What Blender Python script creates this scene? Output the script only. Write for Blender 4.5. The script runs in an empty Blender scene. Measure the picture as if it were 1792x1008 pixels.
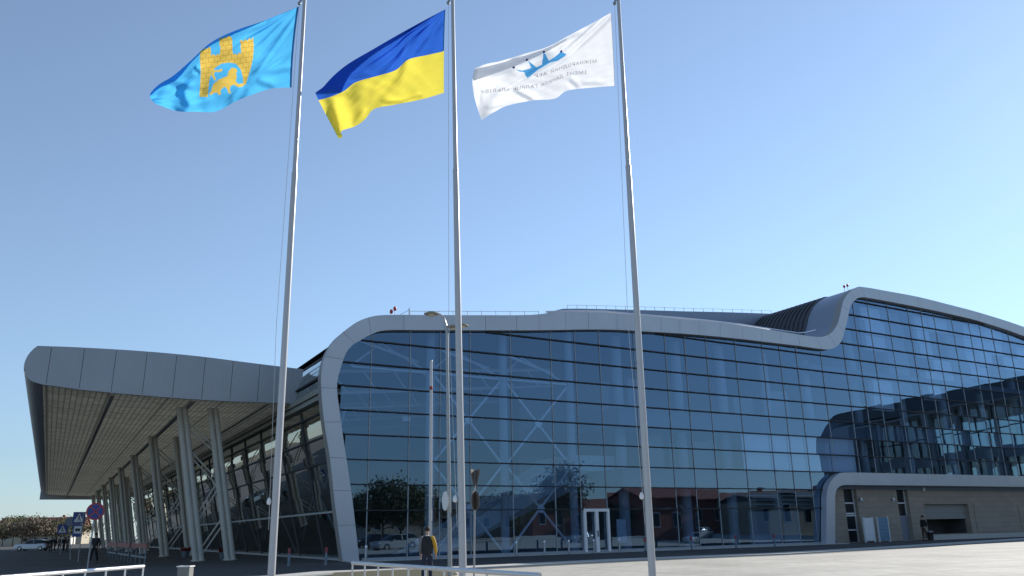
import bpy, bmesh, math, random
import numpy as np
from mathutils import Vector, Matrix
random.seed(7)
rng = np.random.default_rng(5)
S = bpy.context.scene
COL = S.collection
RAD = math.radians

# ------------------------------------------------------------------ camera
F_PX, PITCH, ROLL = 1450.0, 0.2852302841874234, -0.020101287880623996
_R = np.array([1, 0, 0.]); _F = np.array([0, math.cos(PITCH), math.sin(PITCH)]); _U = np.cross(_R, _F)
CR = _R*math.cos(ROLL) + _U*math.sin(ROLL)
CU = -_R*math.sin(ROLL) + _U*math.cos(ROLL)
CF = _F
EYE = np.array([0, 0, 1.6])
cam = bpy.data.cameras.new('camera'); camo = bpy.data.objects.new('camera', cam); COL.objects.link(camo)
cam.sensor_width = 36; cam.lens = F_PX/1792*36; cam.clip_start = .1; cam.clip_end = 12000
M = Matrix(((CR[0], CU[0], -CF[0], EYE[0]), (CR[1], CU[1], -CF[1], EYE[1]), (CR[2], CU[2], -CF[2], EYE[2]), (0, 0, 0, 1)))
camo.matrix_world = M
S.camera = camo

# ------------------------------------------------------------------ sky, sun, exposure
SUN_AZ, SUN_EL = RAD(43), RAD(26)          # azimuth clockwise from +Y
W = bpy.data.worlds.new('World'); S.world = W; W.use_nodes = True
nt = W.node_tree; bg = nt.nodes['Background']
sky = nt.nodes.new('ShaderNodeTexSky'); sky.sky_type = 'NISHITA'; sky.sun_disc = False
sky.sun_elevation = SUN_EL; sky.sun_rotation = SUN_AZ; sky.air_density = 1.3; sky.dust_density = 0.1; sky.ozone_density = 5.0
gm = nt.nodes.new('ShaderNodeGamma'); gm.inputs[1].default_value = .95          # a hazier, flatter spring sky
nt.links.new(sky.outputs[0], gm.inputs[0]); hs_ = nt.nodes.new('ShaderNodeHueSaturation'); hs_.inputs['Saturation'].default_value = .6; nt.links.new(gm.outputs[0], hs_.inputs['Color'])
mu = nt.nodes.new('ShaderNodeMix'); mu.data_type = 'RGBA'; mu.blend_type = 'MULTIPLY'; mu.inputs[0].default_value = 1; mu.inputs[7].default_value = (.665, .83, 1.015, 1)
nt.links.new(hs_.outputs[0], mu.inputs[6]); nt.links.new(mu.outputs[2], bg.inputs[0]); bg.inputs[1].default_value = 0.133
sl = bpy.data.lights.new('sun', 'SUN'); so = bpy.data.objects.new('sun', sl); COL.objects.link(so)
sl.energy = 4.8; sl.angle = RAD(.5); sl.color = (1, .95, .86)
sd = Vector((math.sin(SUN_AZ)*math.cos(SUN_EL), math.cos(SUN_AZ)*math.cos(SUN_EL), math.sin(SUN_EL)))
so.rotation_euler = sd.to_track_quat('Z', 'Y').to_euler(); so.location = (60, 60, 60)
S.view_settings.view_transform = 'Standard'; S.view_settings.look = 'None'
S.view_settings.exposure = 0.35; S.view_settings.gamma = 1
S.render.engine = 'CYCLES'
S.cycles.max_bounces = 8; S.cycles.transparent_max_bounces = 12; S.cycles.glossy_bounces = 4

# ------------------------------------------------------------------ frames of reference
ZB = 0.28                                   # ground level at the terminal
TH, PH = 1.027741928861597, -0.49787412739828296
FD = np.array([math.sin(TH), math.cos(TH), 0])          # along the glass facade, to the right
NI = np.array([-FD[1], FD[0], 0])                        # into the building
CD = np.array([math.sin(PH), math.cos(PH), 0])           # along the canopy, away from the camera
LT = np.array([CD[1], -CD[0], 0])
UP = np.array([0, 0, 1.])
OFF = 42.03

def ray(x, y):
    d = CF + CR*(x-896)/F_PX - CU*(y-504)/F_PX
    return d/np.linalg.norm(d)
def hit(x, y, P0, n):
    d = ray(x, y); return EYE + d*((P0-EYE) @ n)/(d @ n)
def at(x, y, Y): return hit(x, y, np.array([0, Y, 0.]), np.array([0, 1., 0]))
def gh(P):                                  # ground height: the plaza falls gently towards the camera
    D = OFF - (P[0]*NI[0] + P[1]*NI[1])
    return ZB*(1-min(1, max(0, (D-2)/22)))
def gnd(x, y):
    z = ZB
    for _ in range(12):
        P = hit(x, y, np.array([0, 0, z]), UP); z = gh(P)
    return np.array([P[0], P[1], z])
def fsh(x, y, n=0.):                        # pixel on the facade plane -> (s, h)
    P = hit(x, y, NI*(OFF+n), NI); return float(P @ FD), float(P[2]-ZB)
def E(s, t, h): return FD*s + NI*OFF + CD*t + UP*(h+ZB)
def K(a, l, h): return CD*a + LT*l + UP*(h+ZB)
def project(P):
    v = np.asarray(P)-EYE; d = v @ CF
    return 896+F_PX*(v @ CR)/d, 504-F_PX*(v @ CU)/d

# ------------------------------------------------------------------ materials
MATS = {}
def mat(name, col, rough=.6, metal=0., var=.12, scale=3., bump=0., bscale=40., spec=None, coat=0.):
    m = bpy.data.materials.new(name); m.use_nodes = True; n = m.node_tree; b = n.nodes['Principled BSDF']
    b.inputs['Roughness'].default_value = rough; b.inputs['Metallic'].default_value = metal
    if spec is not None: b.inputs['Specular IOR Level'].default_value = spec
    if coat: b.inputs['Coat Weight'].default_value = coat
    tc = n.nodes.new('ShaderNodeTexCoord')
    nz = n.nodes.new('ShaderNodeTexNoise'); nz.inputs['Scale'].default_value = scale; nz.inputs['Detail'].default_value = 6
    n.links.new(tc.outputs['Object'], nz.inputs['Vector'])
    mx = n.nodes.new('ShaderNodeMix'); mx.data_type = 'RGBA'
    mx.inputs[6].default_value = [c*(1-var) for c in col]+[1]; mx.inputs[7].default_value = [min(1, c*(1+var)) for c in col]+[1]
    n.links.new(nz.outputs['Fac'], mx.inputs[0]); n.links.new(mx.outputs[2], b.inputs['Base Color'])
    if bump:
        nb = n.nodes.new('ShaderNodeTexNoise'); nb.inputs['Scale'].default_value = bscale; nb.inputs['Detail'].default_value = 8
        n.links.new(tc.outputs['Object'], nb.inputs['Vector'])
        bp = n.nodes.new('ShaderNodeBump'); bp.inputs['Strength'].default_value = bump; bp.inputs['Distance'].default_value = .03
        n.links.new(nb.outputs['Fac'], bp.inputs['Height']); n.links.new(bp.outputs[0], b.inputs['Normal'])
    MATS[name] = m; return m

def glass_mat(name, tint, f0=.12, rough=0.0, gcol=(1, 1, 1)):
    m = bpy.data.materials.new(name); m.use_nodes = True; n = m.node_tree
    for x in list(n.nodes):
        if x.type != 'OUTPUT_MATERIAL': n.nodes.remove(x)
    out = [x for x in n.nodes if x.type == 'OUTPUT_MATERIAL'][0]
    tr = n.nodes.new('ShaderNodeBsdfTransparent'); tr.inputs[0].default_value = (*tint, 1)
    gl = n.nodes.new('ShaderNodeBsdfGlossy'); gl.inputs['Roughness'].default_value = rough; gl.inputs['Color'].default_value = (*gcol, 1)
    lw = n.nodes.new('ShaderNodeLayerWeight'); lw.inputs['Blend'].default_value = .5
    pw = n.nodes.new('ShaderNodeMath'); pw.operation = 'POWER'; pw.inputs[1].default_value = 2.6; n.links.new(lw.outputs['Facing'], pw.inputs[0])
    ma = n.nodes.new('ShaderNodeMath'); ma.operation = 'MULTIPLY_ADD'; ma.inputs[1].default_value = 1-f0; ma.inputs[2].default_value = f0; n.links.new(pw.outputs[0], ma.inputs[0])
    mx = n.nodes.new('ShaderNodeMixShader'); n.links.new(ma.outputs[0], mx.inputs[0])
    n.links.new(tr.outputs[0], mx.inputs[1]); n.links.new(gl.outputs[0], mx.inputs[2]); n.links.new(mx.outputs[0], out.inputs[0])
    tc = n.nodes.new('ShaderNodeTexCoord'); nz = n.nodes.new('ShaderNodeTexNoise'); nz.inputs['Scale'].default_value = .35
    n.links.new(tc.outputs['Object'], nz.inputs['Vector'])
    bp = n.nodes.new('ShaderNodeBump'); bp.inputs['Strength'].default_value = .05; bp.inputs['Distance'].default_value = .06
    n.links.new(nz.outputs['Fac'], bp.inputs['Height']); n.links.new(bp.outputs[0], gl.inputs['Normal'])
    MATS[name] = m; return m

def cloth_mat(name, col, trans=.5):
    m = bpy.data.materials.new(name); m.use_nodes = True; n = m.node_tree
    for x in list(n.nodes):
        if x.type != 'OUTPUT_MATERIAL': n.nodes.remove(x)
    out = [x for x in n.nodes if x.type == 'OUTPUT_MATERIAL'][0]
    tc = n.nodes.new('ShaderNodeTexCoord'); nz = n.nodes.new('ShaderNodeTexNoise'); nz.inputs['Scale'].default_value = 4
    n.links.new(tc.outputs['Object'], nz.inputs['Vector'])
    mx0 = n.nodes.new('ShaderNodeMix'); mx0.data_type = 'RGBA'
    mx0.inputs[6].default_value = [c*.92 for c in col]+[1]; mx0.inputs[7].default_value = [min(1, c*1.06) for c in col]+[1]
    n.links.new(nz.outputs['Fac'], mx0.inputs[0])
    d = n.nodes.new('ShaderNodeBsdfDiffuse'); t = n.nodes.new('ShaderNodeBsdfTranslucent')
    n.links.new(mx0.outputs[2], d.inputs[0]); n.links.new(mx0.outputs[2], t.inputs[0])
    mx = n.nodes.new('ShaderNodeMixShader'); mx.inputs[0].default_value = trans
    n.links.new(d.outputs[0], mx.inputs[1]); n.links.new(t.outputs[0], mx.inputs[2]); n.links.new(mx.outputs[0], out.inputs[0])
    MATS[name] = m; return m

def node_mat(name, rough, metal, build):
    m = bpy.data.materials.new(name); m.use_nodes = True; n = m.node_tree; b = n.nodes['Principled BSDF']
    b.inputs['Roughness'].default_value = rough; b.inputs['Metallic'].default_value = metal
    tc = n.nodes.new('ShaderNodeTexCoord'); build(n, b, tc); MATS[name] = m; return m

def pavers(n, b, tc):
    mp = n.nodes.new('ShaderNodeMapping'); mp.inputs['Rotation'].default_value = (0, 0, -(math.pi/2-TH))
    n.links.new(tc.outputs['Object'], mp.inputs[0])
    br = n.nodes.new('ShaderNodeTexBrick'); br.inputs['Scale'].default_value = 1.0
    br.inputs['Color1'].default_value = (.445, .42, .375, 1); br.inputs['Color2'].default_value = (.495, .47, .425, 1); br.inputs['Mortar'].default_value = (.27, .25, .225, 1)
    br.inputs['Mortar Size'].default_value = .012; br.inputs['Brick Width'].default_value = .8; br.inputs['Row Height'].default_value = .4
    n.links.new(mp.outputs[0], br.inputs['Vector'])
    nz = n.nodes.new('ShaderNodeTexNoise'); nz.inputs['Scale'].default_value = .22; nz.inputs['Detail'].default_value = 10; nz.inputs['Roughness'].default_value = .65
    n.links.new(tc.outputs['Object'], nz.inputs['Vector'])
    rp = n.nodes.new('ShaderNodeValToRGB'); rp.color_ramp.elements[0].color = (.70, .69, .67, 1); rp.color_ramp.elements[1].color = (1.12, 1.11, 1.09, 1)
    rp.color_ramp.elements[0].position = .3; rp.color_ramp.elements[1].position = .7
    n.links.new(nz.outputs['Fac'], rp.inputs[0])
    mx = n.nodes.new('ShaderNodeMix'); mx.data_type = 'RGBA'; mx.blend_type = 'MULTIPLY'; mx.inputs[0].default_value = 1
    n.links.new(br.outputs['Color'], mx.inputs[6]); n.links.new(rp.outputs[0], mx.inputs[7])
    b2 = n.nodes.new('ShaderNodeTexBrick'); b2.offset = 0; b2.inputs['Scale'].default_value = 1; b2.inputs['Color1'].default_value = (.93, .93, .93, 1); b2.inputs['Color2'].default_value = (1, 1, 1, 1); b2.inputs['Mortar'].default_value = (.62, .61, .6, 1)
    b2.inputs['Mortar Size'].default_value = .05; b2.inputs['Brick Width'].default_value = 4.8; b2.inputs['Row Height'].default_value = 2.4; n.links.new(mp.outputs[0], b2.inputs['Vector'])
    m3 = n.nodes.new('ShaderNodeMix'); m3.data_type = 'RGBA'; m3.blend_type = 'MULTIPLY'; m3.inputs[0].default_value = 1
    n.links.new(mx.outputs[2], m3.inputs[6]); n.links.new(b2.outputs['Color'], m3.inputs[7]); n.links.new(m3.outputs[2], b.inputs['Base Color'])
def asphalt(n, b, tc):
    nz = n.nodes.new('ShaderNodeTexNoise'); nz.inputs['Scale'].default_value = .12; nz.inputs['Detail'].default_value = 10; nz.inputs['Roughness'].default_value = .7
    n.links.new(tc.outputs['Object'], nz.inputs['Vector'])
    rp = n.nodes.new('ShaderNodeValToRGB'); e = rp.color_ramp.elements
    e[0].color = (.033, .033, .034, 1); e[1].color = (.072, .070, .067, 1); e[0].position = .35; e[1].position = .68
    n.links.new(nz.outputs['Fac'], rp.inputs[0]); n.links.new(rp.outputs[0], b.inputs['Base Color'])
    n2 = n.nodes.new('ShaderNodeTexNoise'); n2.inputs['Scale'].default_value = 60
    n.links.new(tc.outputs['Object'], n2.inputs['Vector'])
    bp = n.nodes.new('ShaderNodeBump'); bp.inputs['Strength'].default_value = .4; bp.inputs['Distance'].default_value = .01
    n.links.new(n2.outputs['Fac'], bp.inputs['Height']); n.links.new(bp.outputs[0], b.inputs['Normal'])
def rot_coords(n, tc, ang):
    mp = n.nodes.new('ShaderNodeMapping'); mp.inputs['Rotation'].default_value = (0, 0, ang)
    n.links.new(tc.outputs['Object'], mp.inputs[0]); return mp.outputs[0]
def corrugated(col, axis_ang, pitch, strength=.5):
    def f(n, b, tc):
        v = rot_coords(n, tc, axis_ang)
        wv = n.nodes.new('ShaderNodeTexWave'); wv.wave_type = 'BANDS'; wv.bands_direction = 'X'; wv.inputs['Scale'].default_value = 1/pitch*.314
        n.links.new(v, wv.inputs['Vector'])
        nz = n.nodes.new('ShaderNodeTexNoise'); nz.inputs['Scale'].default_value = .6; nz.inputs['Detail'].default_value = 6
        n.links.new(tc.outputs['Object'], nz.inputs['Vector'])
        mx = n.nodes.new('ShaderNodeMix'); mx.data_type = 'RGBA'
        mx.inputs[6].default_value = [c*.86 for c in col]+[1]; mx.inputs[7].default_value = [c*1.1 for c in col]+[1]
        n.links.new(nz.outputs['Fac'], mx.inputs[0]); n.links.new(mx.outputs[2], b.inputs['Base Color'])
        bp = n.nodes.new('ShaderNodeBump'); bp.inputs['Strength'].default_value = strength; bp.inputs['Distance'].default_value = .03
        n.links.new(wv.outputs['Fac'], bp.inputs['Height']); n.links.new(bp.outputs[0], b.inputs['Normal'])
    return f
def soffit_nodes(n, b, tc):
    v = rot_coords(n, tc, PH)
    br = n.nodes.new('ShaderNodeTexBrick'); br.offset = 0; br.inputs['Scale'].default_value = 1
    br.inputs['Color1'].default_value = (.70, .66, .53, 1); br.inputs['Color2'].default_value = (.92, .88, .74, 1); br.inputs['Mortar'].default_value = (.42, .40, .33, 1)
    br.inputs['Mortar Size'].default_value = .04; br.inputs['Brick Width'].default_value = .30; br.inputs['Row Height'].default_value = .42
    n.links.new(v, br.inputs['Vector'])
    b2 = n.nodes.new('ShaderNodeTexBrick'); b2.offset = 0; b2.inputs['Scale'].default_value = 1
    b2.inputs['Color1'].default_value = (.88, .88, .88, 1); b2.inputs['Color2'].default_value = (1, 1, 1, 1); b2.inputs['Mortar'].default_value = (.62, .62, .62, 1)
    b2.inputs['Mortar Size'].default_value = .1; b2.inputs['Brick Width'].default_value = 3.0; b2.inputs['Row Height'].default_value = 2.72
    n.links.new(v, b2.inputs['Vector'])
    mx = n.nodes.new('ShaderNodeMix'); mx.data_type = 'RGBA'; mx.blend_type = 'MULTIPLY'; mx.inputs[0].default_value = 1
    n.links.new(br.outputs['Color'], mx.inputs[6]); n.links.new(b2.outputs['Color'], mx.inputs[7]); n.links.new(mx.outputs[2], b.inputs['Base Color'])
    tl_ = n.nodes.new('ShaderNodeBsdfTranslucent'); n.links.new(mx.outputs[2], tl_.inputs[0]); ms = n.nodes.new('ShaderNodeMixShader'); ms.inputs[0].default_value = .22  # translucency added so light coming through the canopy top brightens the soffit
    out = [x for x in n.nodes if x.type == 'OUTPUT_MATERIAL'][0]; n.links.new(b.outputs[0], ms.inputs[1]); n.links.new(tl_.outputs[0], ms.inputs[2]); n.links.new(ms.outputs[0], out.inputs[0])
def stone_wall(n, b, tc):
    v = rot_coords(n, tc, -(math.pi/2-TH))
    sp = n.nodes.new('ShaderNodeSeparateXYZ'); n.links.new(v, sp.inputs[0])
    cb = n.nodes.new('ShaderNodeCombineXYZ'); n.links.new(sp.outputs[0], cb.inputs[0]); n.links.new(sp.outputs[2], cb.inputs[1])
    br = n.nodes.new('ShaderNodeTexBrick'); br.inputs['Scale'].default_value = 1
    br.inputs['Color1'].default_value = (.27, .235, .195, 1); br.inputs['Color2'].default_value = (.31, .27, .225, 1); br.inputs['Mortar'].default_value = (.18, .16, .14, 1)
    br.inputs['Mortar Size'].default_value = .012; br.inputs['Brick Width'].default_value = 1.2; br.inputs['Row Height'].default_value = .42
    n.links.new(cb.outputs[0], br.inputs['Vector']); n.links.new(br.outputs['Color'], b.inputs['Base Color'])

node_mat('pavers', .85, 0, pavers); node_mat('asphalt', .9, 0, asphalt)
node_mat('fascia_metal', .42, .25, corrugated((.37, .385, .41), TH-math.pi/2, .17, .12))
node_mat('soffit', .8, 0, soffit_nodes); node_mat('stone', .85, 0, stone_wall)
mat('kerb_stone', (.46, .45, .42), .9, bump=.3); mat('grass_dry', (.075, .07, .035), .95, var=.4, scale=6, bump=.6)
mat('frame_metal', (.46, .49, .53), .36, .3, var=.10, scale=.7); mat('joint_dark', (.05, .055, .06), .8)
mat('reveal_metal', (.30, .29, .28), .5, .2)
mat('roof_metal', (.30, .31, .33), .4, .5, var=.1); mat('roof_dark', (.075, .08, .09), .45, .4, var=.2); mat('glint_tube', (.75, .76, .78), .16, 1., var=.04)
mat('tier_metal', (.25, .29, .36), .4, .3, var=.06)
mat('mullion', (.30, .33, .36), .5, .3, var=.05); mat('transom', (.022, .026, .034), .7)
mat('steel_white', (.80, .82, .84), .45, .1, var=.06); mat('column_grey', (.40, .43, .46), .5, 0); mat('column_paint', (.52, .50, .445), .55, 0, var=.1)
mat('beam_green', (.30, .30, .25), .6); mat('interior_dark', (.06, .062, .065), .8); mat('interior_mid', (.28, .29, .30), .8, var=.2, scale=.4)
mat('slab', (.10, .13, .17), .6); mat('blind', (.80, .83, .84), .8, var=.05); mat('floor_tile', (.30, .29, .27), .35)
mat('stair_white', (.5, .58, .62), .5); mat('pole_white', (.43, .43, .44), .35, .1, var=.08, coat=.1); mat('pole_grey', (.30, .31, .32), .4, .5)
mat('rope', (.55, .55, .55), .9); mat('black_metal', (.02, .02, .022), .5); mat('lamp_head', (.26, .23, .17), .5, .1); mat('lamp_glass', (.55, .5, .36), .25)
mat('sign_blue', (.03, .06, .24), .4, var=.06); mat('sign_red', (.45, .05, .055), .45, var=.06); mat('sign_white', (.75, .75, .75), .45, var=.05); mat('sign_back', (.17, .145, .13), .5, .2)
mat('rail_white', (.72, .72, .73), .25, .5, var=.04); mat('rail_steel', (.55, .56, .58), .25, .7, var=.05)
mat('red_paint', (.24, .022, .022), .5); mat('grey_blue_paint', (.13, .17, .21), .5); mat('bin_grey', (.21, .21, .20), .75, bump=.3)
mat('car_silver', (.30, .32, .35), .3, .5, var=.03, coat=.5); mat('car_white', (.42, .42, .42), .3, .0, var=.03, coat=.5); mat('car_dark', (.03, .035, .05), .3, .2, coat=.5); mat('car_glass', (.012, .014, .016), .08)
mat('tyre', (.015, .015, .016), .9); mat('rim', (.5, .5, .52), .3, .8); mat('tail_red', (.35, .02, .02), .3); mat('headlamp', (.75, .76, .78), .12)
mat('skin_tone', (.42, .26, .19), .6); mat('hair_dark', (.018, .014, .012), .8); mat('cloth_black', (.016, .017, .02), .85); mat('cloth_navy', (.02, .025, .05), .85)
mat('cloth_yellow', (.52, .29, .02), .8); mat('cloth_grey', (.16, .16, .17), .85); mat('cloth_brown', (.07, .045, .035), .85); mat('cloth_white', (.7, .69, .67), .8); mat('shoe', (.015, .013, .012), .6)
mat('bark', (.09, .07, .05), .95, var=.3, bump=.5); mat('leaf_olive', (.13, .125, .05), .8, var=.4, scale=.8); mat('leaf_brown', (.19, .145, .10), .85, var=.4, scale=.8); mat('leaf_dark', (.05, .06, .03), .85, var=.4, scale=.8)
mat('brick_red', (.28, .10, .065), .85, var=.25, scale=2); mat('roof_tile', (.22, .075, .05), .8, var=.2); mat('render_white', (.62, .60, .55), .85); mat('render_beige', (.42, .36, .27), .85); mat('roof_slate', (.12, .12, .125), .7)
mat('window_dark', (.02, .025, .03), .1); mat('earth', (.13, .115, .08), .95, var=.35, scale=.02, bump=.2)
mat('shutter', (.24, .25, .235), .6); mat('panel_white', (.6, .64, .68), .4); mat('panel_blue', (.10, .22, .34), .4); mat('door_grey', (.20, .22, .27), .5)
mat('obstruction_red', (.45, .02, .02), .3)
glass_mat('facade_glass', (.54, .68, .84), f0=.20, gcol=(.47, .71, 1.0))
glass_mat('wing_glass', (.80, .86, .84), f0=.06)
glass_mat('west_glass', (.30, .36, .36), f0=.08, gcol=(.95, 1., .98))
cloth_mat('translucent_sheet', (.72, .73, .70), .6)
cloth_mat('flag_cyan', (.105, .54, .92), .55); cloth_mat('flag_gold', (.92, .62, .12), .5); cloth_mat('flag_brick', (.60, .35, .06), .5)
cloth_mat('flag_blue', (.038, .155, .66), .5); cloth_mat('flag_yellow', (.98, .80, .10), .5)
cloth_mat('flag_white', (.95, .94, .95), .5); cloth_mat('crown_blue', (.09, .38, .72), .5); cloth_mat('crown_ball', (.03, .03, .16), .4); cloth_mat('flag_letter', (.42, .42, .47), .45); cloth_mat('flag_hem', (.02, .10, .28), .4)

# ------------------------------------------------------------------ mesh helpers
class MB:
    def __init__(s): s.v = []; s.f = []; s.m = []
    def add(s, vs, fs, m=0):
        o = len(s.v); s.v += [tuple(map(float, p)) for p in vs]; s.f += [tuple(o+i for i in f) for f in fs]; s.m += [m]*len(fs); return s
    def quad(s, a, b, c, d, m=0): return s.add([a, b, c, d], [(0, 1, 2, 3)], m)
    def hexa(s, p, m=0):                    # 8 corners: bottom ring 0-3, top ring 4-7
        return s.add(p, [(3, 2, 1, 0), (4, 5, 6, 7), (0, 1, 5, 4), (1, 2, 6, 5), (2, 3, 7, 6), (3, 0, 4, 7)], m)
    def box(s, x0, x1, y0, y1, z0, z1, m=0):
        return s.hexa([(x0, y0, z0), (x1, y0, z0), (x1, y1, z0), (x0, y1, z0), (x0, y0, z1), (x1, y0, z1), (x1, y1, z1), (x0, y1, z1)], m)
    def fbox(s, s0, s1, t0, t1, h0, h1, m=0):   # box in the building frame
        return s.hexa([E(s0, t0, h0), E(s1, t0, h0), E(s1, t1, h0), E(s0, t1, h0), E(s0, t0, h1), E(s1, t0, h1), E(s1, t1, h1), E(s0, t1, h1)], m)
    def kbox(s, a0, a1, l0, l1, h0, h1, m=0):
        return s.hexa([K(a0, l0, h0), K(a0, l1, h0), K(a1, l1, h0), K(a1, l0, h0), K(a0, l0, h1), K(a0, l1, h1), K(a1, l1, h1), K(a1, l0, h1)], m)
    def tube(s, pts, r, n=8, m=0, cap=True):
        pts = [np.asarray(p, float) for p in pts]
        rs = [r]*len(pts) if np.isscalar(r) else list(r)
        rings = []
        for i, p in enumerate(pts):
            d = pts[min(i+1, len(pts)-1)]-pts[max(i-1, 0)]; d = d/np.linalg.norm(d)
            a = np.cross(d, [0, 0, 1.] if abs(d[2]) < .9 else [1., 0, 0]); a /= np.linalg.norm(a); b = np.cross(d, a)
            rings.append([p+rs[i]*(math.cos(2*math.pi*k/n)*a+math.sin(2*math.pi*k/n)*b) for k in range(n)])
        vs = [q for rr in rings for q in rr]; fs = []
        for i in range(len(pts)-1):
            for k in range(n):
                fs.append((i*n+k, i*n+(k+1) % n, (i+1)*n+(k+1) % n, (i+1)*n+k))
        if cap: fs += [tuple(range(n-1, -1, -1)), tuple((len(pts)-1)*n+k for k in range(n))]
        return s.add(vs, fs, m)
    def bar(s, p0, p1, w, d, ref, m=0):     # rectangular bar; w across ref-side, d along ref
        p0 = np.asarray(p0, float); p1 = np.asarray(p1, float); ax = (p1-p0)/np.linalg.norm(p1-p0)
        ref = np.asarray(ref, float); a = np.cross(ax, ref); a /= np.linalg.norm(a); b = np.cross(a, ax)
        c = [(-w/2, -d/2), (w/2, -d/2), (w/2, d/2), (-w/2, d/2)]
        return s.hexa([p0+a*x+b*y for x, y in c]+[p1+a*x+b*y for x, y in c], m)
    def lathe(s, c, prof, n=12, m=0):       # prof: (r, z)
        vs = []; fs = []
        for r, z in prof: vs += [(c[0]+r*math.cos(2*math.pi*k/n), c[1]+r*math.sin(2*math.pi*k/n), c[2]+z) for k in range(n)]
        for i in range(len(prof)-1):
            for k in range(n): fs.append((i*n+k, i*n+(k+1) % n, (i+1)*n+(k+1) % n, (i+1)*n+k))
        return s.add(vs, fs, m)
    def ball(s, c, r, m=0, n=10, sc=(1, 1, 1)):
        return s.lathe_sc(c, [(math.sin(math.pi*i/n)*r+1e-4, -math.cos(math.pi*i/n)*r) for i in range(n+1)], m, sc)
    def lathe_sc(s, c, prof, m, sc, n=12):
        vs = []; fs = []
        for r, z in prof: vs += [(c[0]+sc[0]*r*math.cos(2*math.pi*k/n), c[1]+sc[1]*r*math.sin(2*math.pi*k/n), c[2]+sc[2]*z) for k in range(n)]
        for i in range(len(prof)-1):
            for k in range(n): fs.append((i*n+k, i*n+(k+1) % n, (i+1)*n+(k+1) % n, (i+1)*n+k))
        return s.add(vs, fs, m)
    def slab(s, poly, off, m=0):            # polygon (list of 3-D points) given thickness by vector off
        n = len(poly); off = np.asarray(off, float); p = [np.asarray(q, float) for q in poly]
        fs = [tuple(range(n)), tuple(range(2*n-1, n-1, -1))]+[((i+1) % n, i, n+i, n+(i+1) % n) for i in range(n)]
        return s.add(p+[q+off for q in p], fs, m)
    def strip(s, A, B, m=0):                # quads between two polylines
        n = len(A); return s.add(list(A)+list(B), [(i, i+1, n+i+1, n+i) for i in range(n-1)], m)
    def build(s, name, mats, parent=None, smooth=False, bevel=0.):
        me = bpy.data.meshes.new(name)
        v = s.v
        if parent is not None:
            L = WLOC.get(parent.name, Vector((0, 0, 0))); v = [(p[0]-L[0], p[1]-L[1], p[2]-L[2]) for p in v]
        me.from_pydata(v, [], s.f); me.update()
        for mm in (mats if isinstance(mats, (list, tuple)) else [mats]): me.materials.append(MATS[mm])
        me.polygons.foreach_set('material_index', s.m)
        bm = bmesh.new(); bm.from_mesh(me); bmesh.ops.recalc_face_normals(bm, faces=bm.faces); bm.to_mesh(me); bm.free()
        if smooth: me.polygons.foreach_set('use_smooth', [True]*len(me.polygons))
        o = bpy.data.objects.new(name, me); COL.objects.link(o)
        if parent is not None: o.parent = parent; WLOC[o.name] = WLOC.get(parent.name, Vector((0, 0, 0)))
        if smooth:
            try: me.set_sharp_from_angle(angle=RAD(40))
            except Exception: pass
        if bevel:
            b = o.modifiers.new('bevel', 'BEVEL'); b.width = bevel; b.segments = 2; b.limit_method = 'ANGLE'
        return o
WLOC = {}
def tag(o, label=None, cat=None, group=None, kind=None):
    if label: o['label'] = label
    if cat: o['category'] = cat
    if group: o['group'] = group
    if kind: o['kind'] = kind
    return o
def thing(name, label, cat, loc=(0, 0, 0), rz=0, group=None, local=False):
    o = bpy.data.objects.new(name, None); COL.objects.link(o); o.location = [float(c) for c in loc]; o.rotation_euler = (0, 0, rz); o.empty_display_size = .3
    WLOC[o.name] = Vector((0, 0, 0)) if local else Vector([float(c) for c in loc])
    return tag(o, label, cat, group)
def copy_tree(o, loc=None, rz=None, label=None, parent=None, scale=None):
    c = o.copy(); COL.objects.link(c)
    if parent is not None: c.parent = parent
    if loc is not None: c.location = [float(q) for q in loc]
    if rz is not None: c.rotation_euler = (0, 0, rz)
    if scale is not None: c.scale = scale if hasattr(scale, '__len__') else (scale,)*3
    if label: c['label'] = label
    for ch in [q for q in bpy.data.objects if q.parent == o]: copy_tree(ch, parent=c)
    return c
def interp(x, xs, ys): return float(np.interp(x, xs, ys))

# ------------------------------------------------------------------ ground, road, plaza, kerb
kerb_px = [(470, 1017), (620, 1010), (830, 1002.5), (1000, 993.5), (1142, 986), (1290, 979.5), (1420, 974), (1600, 963), (1792, 949.5)]
kerb = [gnd(*q)[:2] for q in kerb_px]
d0 = (kerb[0]-kerb[2]); d0 /= np.linalg.norm(d0)
kl = [np.array([-26., 14]), np.array([-17., 20.]), np.array([-9., 23.6])]
dr = kerb[-1]-kerb[-2]; dr /= np.linalg.norm(dr)
kerb = kl+kerb[1:]+[kerb[-1]+dr*20, kerb[-1]+dr*90]
gb = MB()
for i, xs in enumerate([-2500, -700, -300]): pass
gx = sorted(set([-4000, -1500, -600, -300, -150]+list(range(-100, 141, 5))+[200, 350, 700, 1500, 4000])); gy = sorted(set([-2500, -800, -300, -120]+list(range(-60, 121, 5))+[160, 220, 300, 450, 700, 1500, 5000]))
vs = []
for y in gy:
    for x in gx: vs.append((x, y, gh((x, y))-.012))
nx = len(gx)
gb.add(vs, [(j*nx+i, j*nx+i+1, (j+1)*nx+i+1, (j+1)*nx+i) for j in range(len(gy)-1) for i in range(nx-1)])
tag(gb.build('road', 'asphalt'), 'dark asphalt road and forecourt ground', kind='structure')
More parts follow.
